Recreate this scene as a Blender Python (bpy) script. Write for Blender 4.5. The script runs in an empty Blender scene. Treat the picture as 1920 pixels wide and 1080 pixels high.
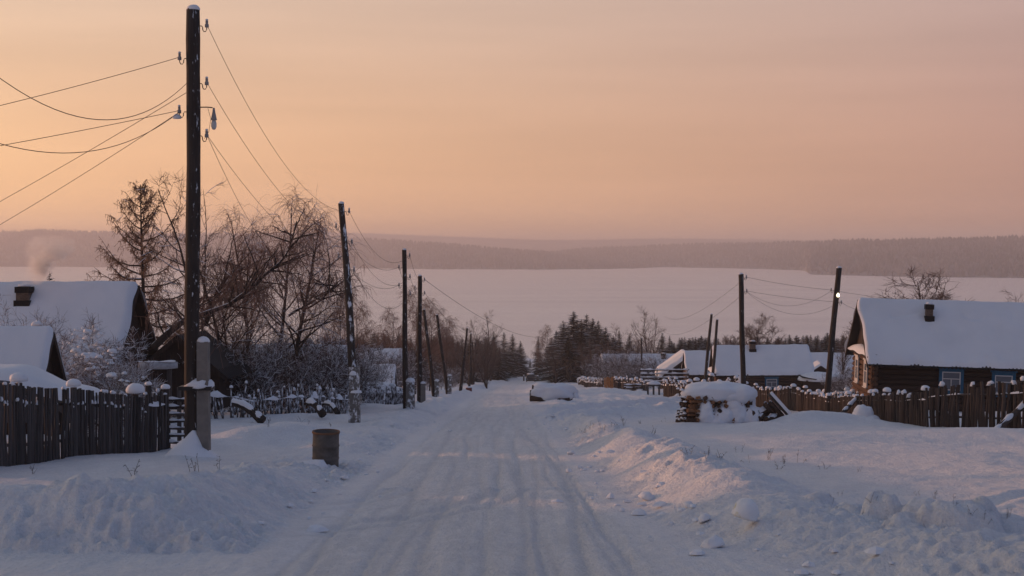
import bpy, math, random
import numpy as np
from mathutils import Vector, Matrix

SC = bpy.context.scene
COL = SC.collection
R = math.radians

# ------------------------------------------------------------------ camera
F = 2667.0                      # focal length in photo pixels (1920 wide)
EYE = 1.7
PITCH = math.atan(70.0 / F)
cam = bpy.data.cameras.new('camera'); cam.sensor_width = 36.0; cam.lens = 36.0 * F / 1920.0
cam.clip_start = 0.1; cam.clip_end = 40000
camo = bpy.data.objects.new('camera', cam); COL.objects.link(camo)
camo.location = (0, 0, EYE); camo.rotation_euler = (math.pi / 2 - PITCH, 0, 0)
SC.camera = camo

# ------------------------------------------------------------------ sky, sun, exposure
SUN_AZ = R(63)                  # degrees left of the view direction
SUN_EL = R(4.6)
world = bpy.data.worlds.new('World'); SC.world = world; world.use_nodes = True
wn = world.node_tree; wn.nodes.clear()
def wnode(t, **k):
    n = wn.nodes.new(t)
    for a, b in k.items(): setattr(n, a, b)
    return n
w_out = wnode('ShaderNodeOutputWorld'); w_bg = wnode('ShaderNodeBackground')
w_sky = wnode('ShaderNodeTexSky', sky_type='NISHITA', sun_disc=False)
w_sky.sun_elevation = SUN_EL; w_sky.sun_rotation = -SUN_AZ
w_sky.altitude = 300; w_sky.air_density = 1.0; w_sky.dust_density = 1.2; w_sky.ozone_density = 2.5
SKY_STRENGTH = 0.12
w_bg.inputs['Strength'].default_value = SKY_STRENGTH
w_tc = wnode('ShaderNodeTexCoord')
w_nrm = wnode('ShaderNodeVectorMath', operation='NORMALIZE')
w_sep = wnode('ShaderNodeSeparateXYZ')
wl = wn.links.new
wl(w_tc.outputs['Generated'], w_nrm.inputs[0]); wl(w_nrm.outputs[0], w_sep.inputs[0])
# thin high veil of ice cloud lit by the low sun: dense near the horizon, gone overhead
w_el = wnode('ShaderNodeMapRange', interpolation_type='SMOOTHSTEP')
w_el.inputs['From Min'].default_value = 0.10; w_el.inputs['From Max'].default_value = 0.58
w_el.inputs['To Min'].default_value = 0.95; w_el.inputs['To Max'].default_value = 0.32
wl(w_sep.outputs['Z'], w_el.inputs['Value'])
w_dot = wnode('ShaderNodeVectorMath', operation='DOT_PRODUCT')
w_dot.inputs[1].default_value = (-math.sin(SUN_AZ), math.cos(SUN_AZ), 0.0)
wl(w_nrm.outputs[0], w_dot.inputs[0])
w_ramp = wnode('ShaderNodeValToRGB')          # veil colour by angle from the sun
cr = w_ramp.color_ramp
cr.elements[0].position = 0.0; cr.elements[0].color = (0.07, 0.085, 0.135, 1)
cr.elements[1].position = 1.0; cr.elements[1].color = (1.1, 0.76, 0.37, 1)
for p, c in ((0.42, (0.22, 0.16, 0.16)), (0.56, (0.385, 0.205, 0.150)), (0.72, (0.57, 0.315, 0.178)), (0.83, (0.72, 0.395, 0.198)), (0.90, (0.89, 0.50, 0.225))):
    e = cr.elements.new(p); e.color = (*c, 1)
w_m1 = wnode('ShaderNodeMapRange'); w_m1.inputs['From Min'].default_value = -1; w_m1.inputs['From Max'].default_value = 1
wl(w_dot.outputs['Value'], w_m1.inputs['Value']); w_fl = wnode('ShaderNodeMix', data_type='FLOAT'); w_fh = wnode('ShaderNodeMapRange', interpolation_type='SMOOTHSTEP')
w_fh.inputs['From Min'].default_value = 0.03; w_fh.inputs['From Max'].default_value = 0.22; w_fh.inputs['To Max'].default_value = 0.45
wl(w_sep.outputs['Z'], w_fh.inputs['Value']); wl(w_fh.outputs[0], w_fl.inputs[0]); wl(w_m1.outputs[0], w_fl.inputs[2]); w_fl.inputs[3].default_value = 0.72; wl(w_fl.outputs[0], w_ramp.inputs['Fac'])
# greyer, paler towards the top of the veil
w_hi = wnode('ShaderNodeMapRange', interpolation_type='SMOOTHSTEP')
w_hi.inputs['From Min'].default_value = 0.02; w_hi.inputs['From Max'].default_value = 0.20
wl(w_sep.outputs['Z'], w_hi.inputs['Value'])
w_pale = wnode('ShaderNodeMix', data_type='RGBA', blend_type='MULTIPLY')
w_pale.inputs[7].default_value = (0.86, 1.08, 1.48, 1)
wl(w_hi.outputs[0], w_pale.inputs[0]); wl(w_ramp.outputs['Color'], w_pale.inputs[6])
w_zen = wnode('ShaderNodeMapRange', interpolation_type='SMOOTHSTEP'); w_zen.inputs['From Min'].default_value = 0.22; w_zen.inputs['From Max'].default_value = 0.65
wl(w_sep.outputs['Z'], w_zen.inputs['Value'])
w_gr = wnode('ShaderNodeMix', data_type='RGBA', blend_type='MULTIPLY'); w_gr.inputs[7].default_value = (0.66, 0.98, 1.38, 1)
wl(w_zen.outputs[0], w_gr.inputs[0]); wl(w_pale.outputs[2], w_gr.inputs[6])
# faint horizontal streaks
w_map = wnode('ShaderNodeMapping'); w_map.inputs['Scale'].default_value = (1.6, 1.6, 22.0); w_map.inputs['Rotation'].default_value = (0, R(2.5), 0)
w_no = wnode('ShaderNodeTexNoise'); w_no.inputs['Scale'].default_value = 1.7; w_no.inputs['Detail'].default_value = 4; w_no.inputs['Roughness'].default_value = 0.5
wl(w_nrm.outputs[0], w_map.inputs[0]); wl(w_map.outputs[0], w_no.inputs['Vector'])
w_st = wnode('ShaderNodeMapRange'); w_st.inputs['From Min'].default_value = 0.3; w_st.inputs['From Max'].default_value = 0.75
w_st.inputs['To Min'].default_value = 0.94; w_st.inputs['To Max'].default_value = 1.08
wl(w_no.outputs['Fac'], w_st.inputs['Value'])
w_sc = wnode('ShaderNodeVectorMath', operation='SCALE')
wl(w_gr.outputs[2], w_sc.inputs[0]); wl(w_st.outputs[0], w_sc.inputs['Scale'])
w_sc2 = wnode('ShaderNodeVectorMath', operation='SCALE'); w_sc2.inputs['Scale'].default_value = 1.0 / SKY_STRENGTH
wl(w_sc.outputs[0], w_sc2.inputs[0])
w_mix = wnode('ShaderNodeMix', data_type='RGBA')
wl(w_el.outputs[0], w_mix.inputs[0]); wl(w_sky.outputs[0], w_mix.inputs[6]); wl(w_sc2.outputs[0], w_mix.inputs[7])
wl(w_mix.outputs[2], w_bg.inputs['Color']); wl(w_bg.outputs[0], w_out.inputs[0])

sun = bpy.data.lights.new('sun', 'SUN'); sun.energy = 1.7; sun.angle = R(2.5); sun.color = (1.0, 0.46, 0.25)
suno = bpy.data.objects.new('sun', sun); COL.objects.link(suno)
sv = Vector((-math.sin(SUN_AZ) * math.cos(SUN_EL), math.cos(SUN_AZ) * math.cos(SUN_EL), math.sin(SUN_EL)))
suno.rotation_euler = sv.to_track_quat('Z', 'Y').to_euler(); suno.location = (-60, 30, 60)

vs = SC.view_settings; vs.view_transform = 'Standard'; vs.look = 'None'; vs.exposure = 0.53; vs.gamma = 1.0; vs.use_curve_mapping = False
SC.cycles.use_denoising = True
SC.cycles.max_bounces = 6; SC.cycles.diffuse_bounces = 3; SC.cycles.volume_bounces = 1
SC.cycles.volume_step_rate = 1.0
SC.cycles.transparent_max_bounces = 12

# ------------------------------------------------------------------ numpy noise
def _hash(ix, iy, seed):
    h = (ix.astype(np.int64) * 374761393 + iy.astype(np.int64) * 668265263 + seed * 1442695041) & 0xFFFFFFFF
    h = ((h ^ (h >> 13)) * 1274126177) & 0xFFFFFFFF
    return ((h ^ (h >> 16)) & 0xFFFFFFFF) / 4294967296.0
def perlin(x, y, seed=0):
    x = np.asarray(x, float); y = np.asarray(y, float)
    x0 = np.floor(x); y0 = np.floor(y); fx = x - x0; fy = y - y0
    sx = fx * fx * fx * (fx * (fx * 6 - 15) + 10); sy = fy * fy * fy * (fy * (fy * 6 - 15) + 10)
    def g(dx, dy):
        a = _hash(x0 + dx, y0 + dy, seed) * 2 * np.pi
        return np.cos(a) * (fx - dx) + np.sin(a) * (fy - dy)
    a = g(0, 0); b = g(1, 0); c = g(0, 1); d = g(1, 1)
    return 1.5 * ((a + (b - a) * sx) * (1 - sy) + (c + (d - c) * sx) * sy)
def fbm(x, y, seed=0, octaves=4, gain=0.5):
    s = 0.0; a = 1.0
    for i in range(octaves):
        s = s + a * perlin(x * 2 ** i + 17.3 * i, y * 2 ** i - 9.1 * i, seed + i); a *= gain
    return s
def smooth(a, b, x):
    t = np.clip((x - a) / (b - a), 0, 1); return t * t * (3 - 2 * t)

# ------------------------------------------------------------------ projecting photo pixels to places
def ray(px, py):
    a = (px - 960) / F; b = (540 - py) / F
    return Vector((a, math.cos(PITCH) + b * math.sin(PITCH), -math.sin(PITCH) + b * math.cos(PITCH)))
def at(px, py, Y):
    d = ray(px, py); s = Y / d.y
    return Vector((d.x * s, Y, EYE + d.z * s))
def gx(px, Y): return (px - 960) / F * Y

# ------------------------------------------------------------------ terrain
LAKE_Z = -42.0
_by = np.array([-80, 0, 300, 345, 400, 480, 560, 640, 1200], float)
_bz = np.array([6.88, 0, -25.8, -28.4, -31.4, -37.4, -41.6, -44.0, -46.0], float)
def base(y):
    return (np.interp(y - 12, _by, _bz) + np.interp(y, _by, _bz) + np.interp(y + 12, _by, _bz)) / 3 - 0.0
_cy = np.array([-80, 12, 22, 45, 74, 113, 140, 216, 300, 360, 600], float)
_cx = np.array([-0.3, -0.3, -0.45, -0.75, -0.7, -1.0, -0.7, 0.4, 3.0, 5.0, 12.0], float)
def road_c(y): return (np.interp(y - 6, _cy, _cx) + np.interp(y + 6, _cy, _cx)) / 2
MOUNDS = []      # (x, y, h, rx, ry)
def mound(px, Y, h, rx, ry): MOUNDS.append((gx(px, Y), Y, h, rx, ry))
DOMES = [(gx(p, Y), Y, h, r) for p, Y, h, r in ((1662, 14.3, .26, .24), (1738, 14.0, .24, .25), (1805, 13.4, .26, .40), (1600, 14.9, .13, .20), (1880, 13.6, .16, .34), (1540, 15.6, .09, .20), (1700, 13.4, .12, .22))]
mound(470, 32.5, .42, 1.5, 1.0); mound(560, 33.5, .40, 1.1, .9); mound(400, 31, .22, .9, .8)
mound(358, 27.0, .22, .42, .5)
mound(1420, 43.0, .10, 1.3, 1.2); mound(1560, 46.0, .34, 1.3, .9); mound(1640, 45.5, .16, 1.4, 1.0); mound(1500, 45.5, .26, .9, .8)
mound(1760, 36.0, .20, 3.2, 2.2); mound(1900, 34.0, .14, 2.5, 2.0); mound(1480, 33.0, .10, 2.6, 2.0)
mound(560, 48.0, .25, 2.2, 1.4)
mound(1110, 108, .5, 3, 8); mound(1060, 125, .35, 4, 9); mound(985, 70, .18, 1.0, 6)
def seg_dist(x, y, pts):
    best = np.full(np.shape(x), 1e9)
    for (ax, ay), (bx, by) in zip(pts[:-1], pts[1:]):
        vx, vy = bx - ax, by - ay
        t = np.clip(((x - ax) * vx + (y - ay) * vy) / (vx * vx + vy * vy), 0, 1)
        best = np.minimum(best, np.hypot(x - ax - t * vx, y - ay - t * vy))
    return best
SIDE = [(-1.0, 50.0), (3.0, 58.0), (11.0, 78.0), (24.0, 92.0), (60.0, 110.0)]
TRAIL = [(3.6, 15.4), (5.4, 16.6), (8.0, 19.3), (14.0, 22.0)]
def plow(x, y):
    """distance outside the cleared road (negative inside), plus which side"""
    t = x - road_c(y)
    hw = np.interp(y, [0, 20, 60, 140, 220, 300], [1.95, 1.95, 1.9, 2.0, 2.6, 3.2])
    right = t - hw - 0.10 * np.clip(16.5 - y, 0, 9) ** 1.6
    left = -t - hw - 0.1
    side = y - 13.3 + 0.10 * np.clip(x + 4.0, -3, 3)
    k = 0.6
    hh = np.clip(0.5 + 0.5 * (side - left) / k, 0, 1)
    lft = side + (left - side) * hh - k * hh * (1 - hh)
    sd = seg_dist(x, y, SIDE) - 1.1
    hh = np.clip(0.5 + 0.5 * (sd - right) / 0.8, 0, 1)
    rgt = sd + (right - sd) * hh - 0.8 * hh * (1 - hh)
    return np.where(t > 0, rgt, lft), t
def ruts(x, y, t):
    """narrow tyre lines: depth and a mask of hard-packed, greyer snow"""
    dep = np.zeros(np.shape(t)); mask = np.zeros(np.shape(t))
    ty = np.arange(-70.0, 720.0, .25)
    for k, c in enumerate((-1.62, -1.38, -1.12, -.88, -.62, -.36, -.08, .20, .46, .66, .86, 1.08, 1.34, 1.58)):
        ph = np.interp(y, ty, .38 * perlin(ty * .05 + k * 3.1, ty * 0 + k + .37, 80 + k) + .07 * perlin(ty * .25 + k, ty * 0 + .41, 81 + k))
        on = np.interp(y, ty, np.clip(.75 + .9 * perlin(ty * .11 + k * 5.3, ty * 0 + 2 * k + .33, 82), .0, 1.0))
        wd = .032 + .018 * (k % 3)
        e = np.exp(-((t - c - ph) / wd) ** 2) * on
        dep = np.maximum(dep, e * (.014 + .010 * (k % 2))); mask = np.maximum(mask, e)
    for r0, wd in ((7.6, .10), (7.95, .08), (9.1, .12), (9.6, .09), (8.5, .06)):
        rr = np.hypot(x + 9.4, y - 21.2); e = np.exp(-((rr - r0) / wd) ** 2) * smooth(-7.0, -2.0, x) * (y < 21)
        mask = np.maximum(mask, e * .8)
    return dep, mask
def terrain(x, y, fine=True):
    x = np.asarray(x, float); y = np.asarray(y, float)
    z = base(y)
    d, t = plow(x, y)
    far = smooth(330, 120, y)
    # banks thrown up by the plough
    hb = np.where(t > 0, np.interp(y, [0, 14, 21, 45, 52, 70, 120, 300], [.24, .30, .48, .36, .12, .2, .22, .15]),
                  np.interp(y, [0, 14, 19, 24, 60, 140, 300], [.46, .5, .40, .10, .26, .3, .2]))
    hb = hb * (1 + 0.35 * perlin(x * .35, y * .35, 5) + 0.22 * perlin(x * 1.1, y * 1.1, 6))
    fl = np.where(t > 0, np.interp(y, [0, 26, 40], [.20, .16, .02]), np.interp(y, [0, 34, 60], [.03, .06, .19])) * np.minimum(1, hb / .2)
    up = smooth(0.0, 1.15, d); dn = smooth(1.1, 2.5, d)
    prof = up * (hb * (1 - dn) + fl * dn)
    z = z + prof
    s0 = seg_dist(x, y, SIDE)
    z = z + (.24 + .1 * perlin(x * .8, y * .8, 61)) * np.exp(-((s0 - 1.75) / .5) ** 2) * smooth(1.2, 2.5, t) * (y > 47)
    bank = smooth(-0.1, 0.25, d) * (1 - smooth(1.5, 2.6, d))
    field = smooth(1.2, 2.6, d)
    # open field drifts
    z = z + field * (0.10 * perlin(x * .16 + 3, y * .12, 11) + 0.06 * perlin(x * .45, y * .33, 12)) * np.interp(y, [0, 60, 200], [1, 1.3, 2.5])
    z = z + 1.6 * perlin(x * .012, y * .012, 14) * smooth(25, 90, np.abs(x)) * smooth(20, 90, y)
    for (mx, my, mh, rx, ry) in MOUNDS:
        q = ((x - mx) / rx) ** 2 + ((y - my) / ry) ** 2
        z = z + mh * np.where(q < 6, np.exp(-q * 1.1), 0)
    for (mx, my, mh, mr) in DOMES:
        q = ((x - mx) ** 2 + (y - my) ** 2 + .0) / mr ** 2 * (1 + .25 * perlin(x * 4, y * 4, 71))
        z = z + mh * np.clip(1 - q, 0, 1) ** .6
    if fine:
        n1 = perlin(x * 2.2, y * 1.9, 21); n2 = perlin(x * 5.1, y * 4.6, 22); n3 = perlin(x * 11.0, y * 10.0, 23)
        # tumbled clods: billowed noise
        bil = (1 - np.abs(perlin(x * 3.6, y * 2.8, 25)) * 2.0) * .5 + (1 - np.abs(perlin(x * 8.5, y * 6.5, 26)) * 2) * .34
        gate = 0.5 + 0.5 * np.clip(perlin(x * .6, y * .5, 27) * 1.6 + .3, -1, 1)
        z = z + np.where(t > 0, 1.25, 1.7) * np.clip(.75 + 1.1 * perlin(x * .33, y * .27, 44), .25, 1.5) * bank * (0.030 * n1 + 0.034 * n2 + 0.022 * n3 + 0.066 * gate * (bil - .35))
        # diagonal scrape marks on the banks
        z = z + bank * (0.030 * perlin((y * 1.5 - x * .5) * 1.6, (x + y * .3) * .5, 28) + .014 * perlin((y * 1.5 - x * .5) * 4.2, (x + y * .3) * 1.1, 29))
        inroad = 1 - smooth(-0.35, 0.05, d)
        z = z - ruts(x, y, t)[0] * inroad
        w = t + 0.10 * perlin(y * .12, t * .0 + 2.0, 31) + .03 * perlin(y * .5, t * 0, 32)
        rut = 0.011 * perlin(w * 3.0, y * .09, 33) + 0.008 * perlin(w * 8.0, y * .14, 34) + 0.004 * perlin(w * 19, y * .9, 35) + .007 * perlin(x * 2.6, y * 1.5, 38)
        track = 0.0
        for c, wd, dp in ((-.95, .22, .016), (.72, .24, .015), (1.25, .16, .012), (-1.50, .16, .016)):
            ph = 0.30 * perlin(y * .07 + c * 9, y * 0 + c + .3, 36)
            track = track - dp * np.exp(-((t - c - ph) / wd) ** 2)
        z = z + inroad * (rut + track + 0.008 * perlin(x * 6, y * 4, 37)) * np.interp(y, [0, 60, 140, 300], [1, 1.4, 2.2, 3.0])
        # turning ruts into the left side road
        for r0, wd, dp in ((7.6, .12, .035), (7.9, .1, .028), (9.2, .14, .03), (9.6, .1, .02)):
            rr = np.hypot(x + 9.4, y - 22.2 + 1.0)
            z = z - dp * np.exp(-((rr - r0 - .05 * n1) / wd) ** 2) * smooth(-6.5, -2.0, x) * (y < 21) * inroad
        # spun half circle
        rr = np.hypot(x - .45, y - 20.2)
        z = z - .03 * np.exp(-((rr - .75) / .09) ** 2) * (x > .5) - .02 * np.exp(-((rr - .55) / .07) ** 2) * (x > .45)
        # small footprints-like pocks and crust on the field
        z = z + field * (0.010 * n2 + 0.006 * n3 + .016 * n1)
        # ski / sledge trail
        td = seg_dist(x, y, TRAIL)
        z = z - .045 * np.exp(-(td / .13) ** 2) + .02 * np.exp(-((td - .26) / .1) ** 2)
        sdd = seg_dist(x, y, SIDE)
        z = z + 0.05 * n2 * smooth(1.6, 1.0, np.abs(sdd - 1.6)) * (t > 1.5)
        # rough verge far along the road
        z = z + smooth(45, 90, y) * smooth(0, 1, d) * (0.14 * n1 * .6 + .10 * perlin(x * .7, y * .4, 41)) * far
    return z
def zg(x, y): return float(terrain(np.array([x]), np.array([y]), False)[0])

# ------------------------------------------------------------------ materials
def mat(name, color, rough=0.8, noise=None, bump=None, spec=0.3, metal=0.0):
    """noise=(scale xyz, color2, lo, hi, detail); bump=(scale xyz, strength, distance)"""
    m = bpy.data.materials.new(name); m.use_nodes = True
    nt = m.node_tree; b = nt.nodes['Principled BSDF']
    b.inputs['Base Color'].default_value = (*color, 1); b.inputs['Roughness'].default_value = rough
    b.inputs['Specular IOR Level'].default_value = spec; b.inputs['Metallic'].default_value = metal
    def noi(scale, detail=4, rough=.55):
        tc = nt.nodes.new('ShaderNodeTexCoord'); mp = nt.nodes.new('ShaderNodeMapping'); mp.inputs['Scale'].default_value = scale
        n = nt.nodes.new('ShaderNodeTexNoise'); n.inputs['Scale'].default_value = 1.0; n.inputs['Detail'].default_value = detail; n.inputs['Roughness'].default_value = rough
        nt.links.new(tc.outputs['Object'], mp.inputs[0]); nt.links.new(mp.outputs[0], n.inputs['Vector'])
        return n
    m['nt'] = 0
    if noise:
        n = noi(noise[0], noise[4] if len(noise) > 4 else 4)
        r = nt.nodes.new('ShaderNodeMapRange'); r.inputs['From Min'].default_value = noise[2]; r.inputs['From Max'].default_value = noise[3]
        nt.links.new(n.outputs['Fac'], r.inputs['Value'])
        mx = nt.nodes.new('ShaderNodeMix'); mx.data_type = 'RGBA'
        mx.inputs[6].default_value = (*color, 1); mx.inputs[7].default_value = (*noise[1], 1)
        nt.links.new(r.outputs[0], mx.inputs[0]); nt.links.new(mx.outputs[2], b.inputs['Base Color'])
    if bump:
        n = noi(bump[0], 5, .6)
        bp = nt.nodes.new('ShaderNodeBump'); bp.inputs['Strength'].default_value = bump[1]; bp.inputs['Distance'].default_value = bump[2]
        nt.links.new(n.outputs['Fac'], bp.inputs['Height']); nt.links.new(bp.outputs[0], b.inputs['Normal'])
    del m['nt']
    return m
def vary(m, lo=.75, hi=1.25):
    """per-object brightness variation for look-alike pieces"""
    nt = m.node_tree; b = nt.nodes['Principled BSDF']
    src = b.inputs['Base Color'].links[0].from_socket if b.inputs['Base Color'].links else None
    oi = nt.nodes.new('ShaderNodeObjectInfo'); r = nt.nodes.new('ShaderNodeMapRange')
    r.inputs['To Min'].default_value = lo; r.inputs['To Max'].default_value = hi
    nt.links.new(oi.outputs['Random'], r.inputs['Value'])
    v = nt.nodes.new('ShaderNodeVectorMath'); v.operation = 'SCALE'
    if src: nt.links.new(src, v.inputs[0])
    else: v.inputs[0].default_value = b.inputs['Base Color'].default_value[:3]
    nt.links.new(r.outputs[0], v.inputs['Scale']); nt.links.new(v.outputs[0], b.inputs['Base Color'])
    return m
def crusted(m, scale, lo, hi, axis=(0.6, -0.7, 0.35), bias=0.15):
    """wind-blown snow stuck to one side of the surface"""
    nt = m.node_tree; b = nt.nodes['Principled BSDF']
    src = b.inputs['Base Color'].links[0].from_socket if b.inputs['Base Color'].links else None
    tc = nt.nodes.new('ShaderNodeTexCoord'); mp = nt.nodes.new('ShaderNodeMapping'); mp.inputs['Scale'].default_value = scale
    n = nt.nodes.new('ShaderNodeTexNoise'); n.inputs['Scale'].default_value = 1; n.inputs['Detail'].default_value = 6; n.inputs['Roughness'].default_value = .65
    nt.links.new(tc.outputs['Object'], mp.inputs[0]); nt.links.new(mp.outputs[0], n.inputs['Vector'])
    ge = nt.nodes.new('ShaderNodeNewGeometry'); dt = nt.nodes.new('ShaderNodeVectorMath'); dt.operation = 'DOT_PRODUCT'
    dt.inputs[1].default_value = Vector(axis).normalized(); nt.links.new(ge.outputs['Normal'], dt.inputs[0])
    ma = nt.nodes.new('ShaderNodeMath'); ma.operation = 'MULTIPLY_ADD'; ma.inputs[1].default_value = bias
    nt.links.new(dt.outputs['Value'], ma.inputs[0]); nt.links.new(n.outputs['Fac'], ma.inputs[2])
    r = nt.nodes.new('ShaderNodeMapRange'); r.inputs['From Min'].default_value = lo; r.inputs['From Max'].default_value = hi
    nt.links.new(ma.outputs[0], r.inputs['Value'])
    mx = nt.nodes.new('ShaderNodeMix'); mx.data_type = 'RGBA'; mx.inputs[7].default_value = (.76, .78, .82, 1)
    if src: nt.links.new(src, mx.inputs[6])
    else: mx.inputs[6].default_value = b.inputs['Base Color'].default_value
    nt.links.new(r.outputs[0], mx.inputs[0]); nt.links.new(mx.outputs[2], b.inputs['Base Color'])
    return m
M = {}
M['snow'] = mat('snow', (.80, .81, .84), .65, bump=((9, 9, 9), .25, .03), spec=.25)
M['snow_roof'] = mat('roof_snow', (.80, .81, .84), .65, noise=((.8, .8, .8), (.74, .755, .79), .4, .7), bump=((3.2, 3.2, 3.2), .22, .05), spec=.2)
M['frost'] = vary(mat('frost', (.62, .63, .67), .8), .8, 1.1)
M['pole'] = crusted(mat('pole_wood', (.030, .024, .021), .85, noise=((14, 14, 1.2), (.055, .044, .038), .35, .7), bump=((30, 30, 2.0), .6, .02)), (16, 16, 5), .72, .80, bias=.13)
M['pole_snowy'] = crusted(mat('snowy_pole_wood', (.034, .027, .024), .85, noise=((14, 14, 1.2), (.06, .048, .04), .35, .7), bump=((30, 30, 2.0), .6, .02)), (9, 9, 3.5), .70, .77, bias=.20)
M['concrete'] = crusted(mat('concrete', (.22, .20, .18), .9, noise=((5, 5, 5), (.15, .14, .13), .4, .7), bump=((25, 25, 25), .3, .01)), (22, 22, 14), .78, .86, bias=.06)
M['concrete_snowy'] = crusted(mat('snowy_concrete', (.17, .16, .15), .9, noise=((5, 5, 5), (.12, .11, .10), .4, .7), bump=((25, 25, 25), .3, .01)), (7, 7, 5), .58, .68, bias=.10)
M['iron'] = mat('black_iron', (.02, .018, .018), .6, spec=.4)
M['ceramic'] = mat('ceramic', (.28, .265, .26), .4)
M['picket'] = vary(mat('picket_wood', (.085, .075, .072), .9, noise=((30, 30, 1.5), (.050, .044, .043), .35, .7), bump=((60, 60, 3), .5, .01)), .55, 1.45)
M['picket_brown'] = vary(mat('brown_picket_wood', (.078, .060, .051), .9, noise=((30, 30, 1.5), (.044, .035, .031), .35, .7), bump=((60, 60, 3), .5, .01)), .5, 1.5)
M['picket_frost'] = crusted(vary(mat('frosted_picket_wood', (.09, .085, .085), .9, noise=((20, 20, 2), (.05, .045, .045), .35, .7)), .6, 1.3), (13, 13, 4), .53, .64, bias=.05)
M['plank_new'] = mat('fresh_plank', (.34, .19, .09), .85, noise=((20, 20, 1.5), (.24, .13, .06), .35, .7))
M['log'] = vary(mat('log_wall', (.050, .030, .022), .9, noise=((1.5, 30, 30), (.035, .021, .016), .35, .7), bump=((3, 50, 50), .5, .02)), .7, 1.3)
M['log_light'] = vary(mat('gable_log', (.10, .055, .034), .9, noise=((30, 1.5, 30), (.08, .042, .027), .35, .7)), .8, 1.2)
M['board'] = vary(mat('gable_board', (.045, .032, .028), .9, noise=((18, 18, 1.2), (.028, .020, .018), .35, .7)), .6, 1.4)
M['roofing'] = mat('roofing', (.03, .027, .027), .8)
M['brick'] = mat('chimney_brick', (.17, .12, .09), .95, noise=((6, 6, 14), (.09, .062, .05), .4, .65), bump=((12, 12, 30), .5, .02))
M['soot'] = mat('soot_brick', (.02, .017, .016), .95)
M['blue'] = mat('blue_paint', (.012, .085, .16), .6, noise=((6, 6, 6), (.02, .11, .19), .4, .7))
M['white'] = mat('white_paint', (.55, .54, .53), .6)
M['glass'] = mat('window_glass', (.10, .115, .14), .12, spec=.6)
M['curtain'] = mat('curtain', (.26, .25, .25), .9)
M['drum'] = mat('zinc_drum', (.135, .125, .115), .55, noise=((5, 5, 8), (.085, .075, .068), .4, .65), bump=((20, 20, 20), .2, .01), metal=.35)
M['rust'] = mat('rust', (.16, .085, .05), .85)
M['red'] = mat('red_paint', (.20, .05, .04), .7)
M['bark'] = mat('bark', (.050, .040, .035), .95, noise=((9, 9, 3), (.03, .024, .021), .35, .7), bump=((14, 14, 5), .6, .02))
M['twig'] = mat('twig', (.15, .10, .08), .9)
M['twig_larch'] = mat('larch_twig', (.22, .125, .075), .9)
M['twig_birch'] = mat('birch_twig', (.21, .125, .095), .9)
M['birch'] = mat('birch_bark', (.22, .20, .19), .9, noise=((6, 6, 12), (.06, .05, .045), .45, .6))
M['needle'] = vary(mat('needles', (.022, .028, .022), .9, noise=((.7, .7, .7), (.034, .034, .026), .35, .7)), .8, 1.25)
M['thicket'] = vary(mat('thicket_twig', (.060, .042, .036), .95), .8, 1.2)
M['logend'] = vary(mat('log_end', (.30, .15, .075), .9, noise=((9, 9, 9), (.16, .08, .045), .4, .65)), .7, 1.2)
M['firebark'] = vary(mat('firewood_bark', (.10, .062, .042), .95, noise=((12, 12, 12), (.05, .032, .025), .4, .65)), .7, 1.3)
M['wire'] = mat('wire', (.035, .028, .026), .7)
M['car'] = mat('car_paint', (.03, .035, .045), .35, spec=.5)
M['tyre'] = mat('tyre', (.015, .015, .015), .9)
M['tin'] = mat('frosted_tin', (.42, .43, .46), .5, noise=((8, 8, 8), (.30, .31, .34), .4, .65), bump=((1, 40, 1), .2, .02))
M['weed'] = mat('dry_weed', (.07, .045, .03), .95)
M['yellow_ice'] = mat('stained_snow', (.80, .81, .83), .7, noise=((7, 7, 7), (.62, .56, .34), .56, .72), bump=((12, 12, 12), .4, .03))
M['forest'] = vary(mat('far_forest', (.080, .066, .070), .95, noise=((.004, .004, .004), (.12, .105, .108), .4, .65)), .9, 1.1)

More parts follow.
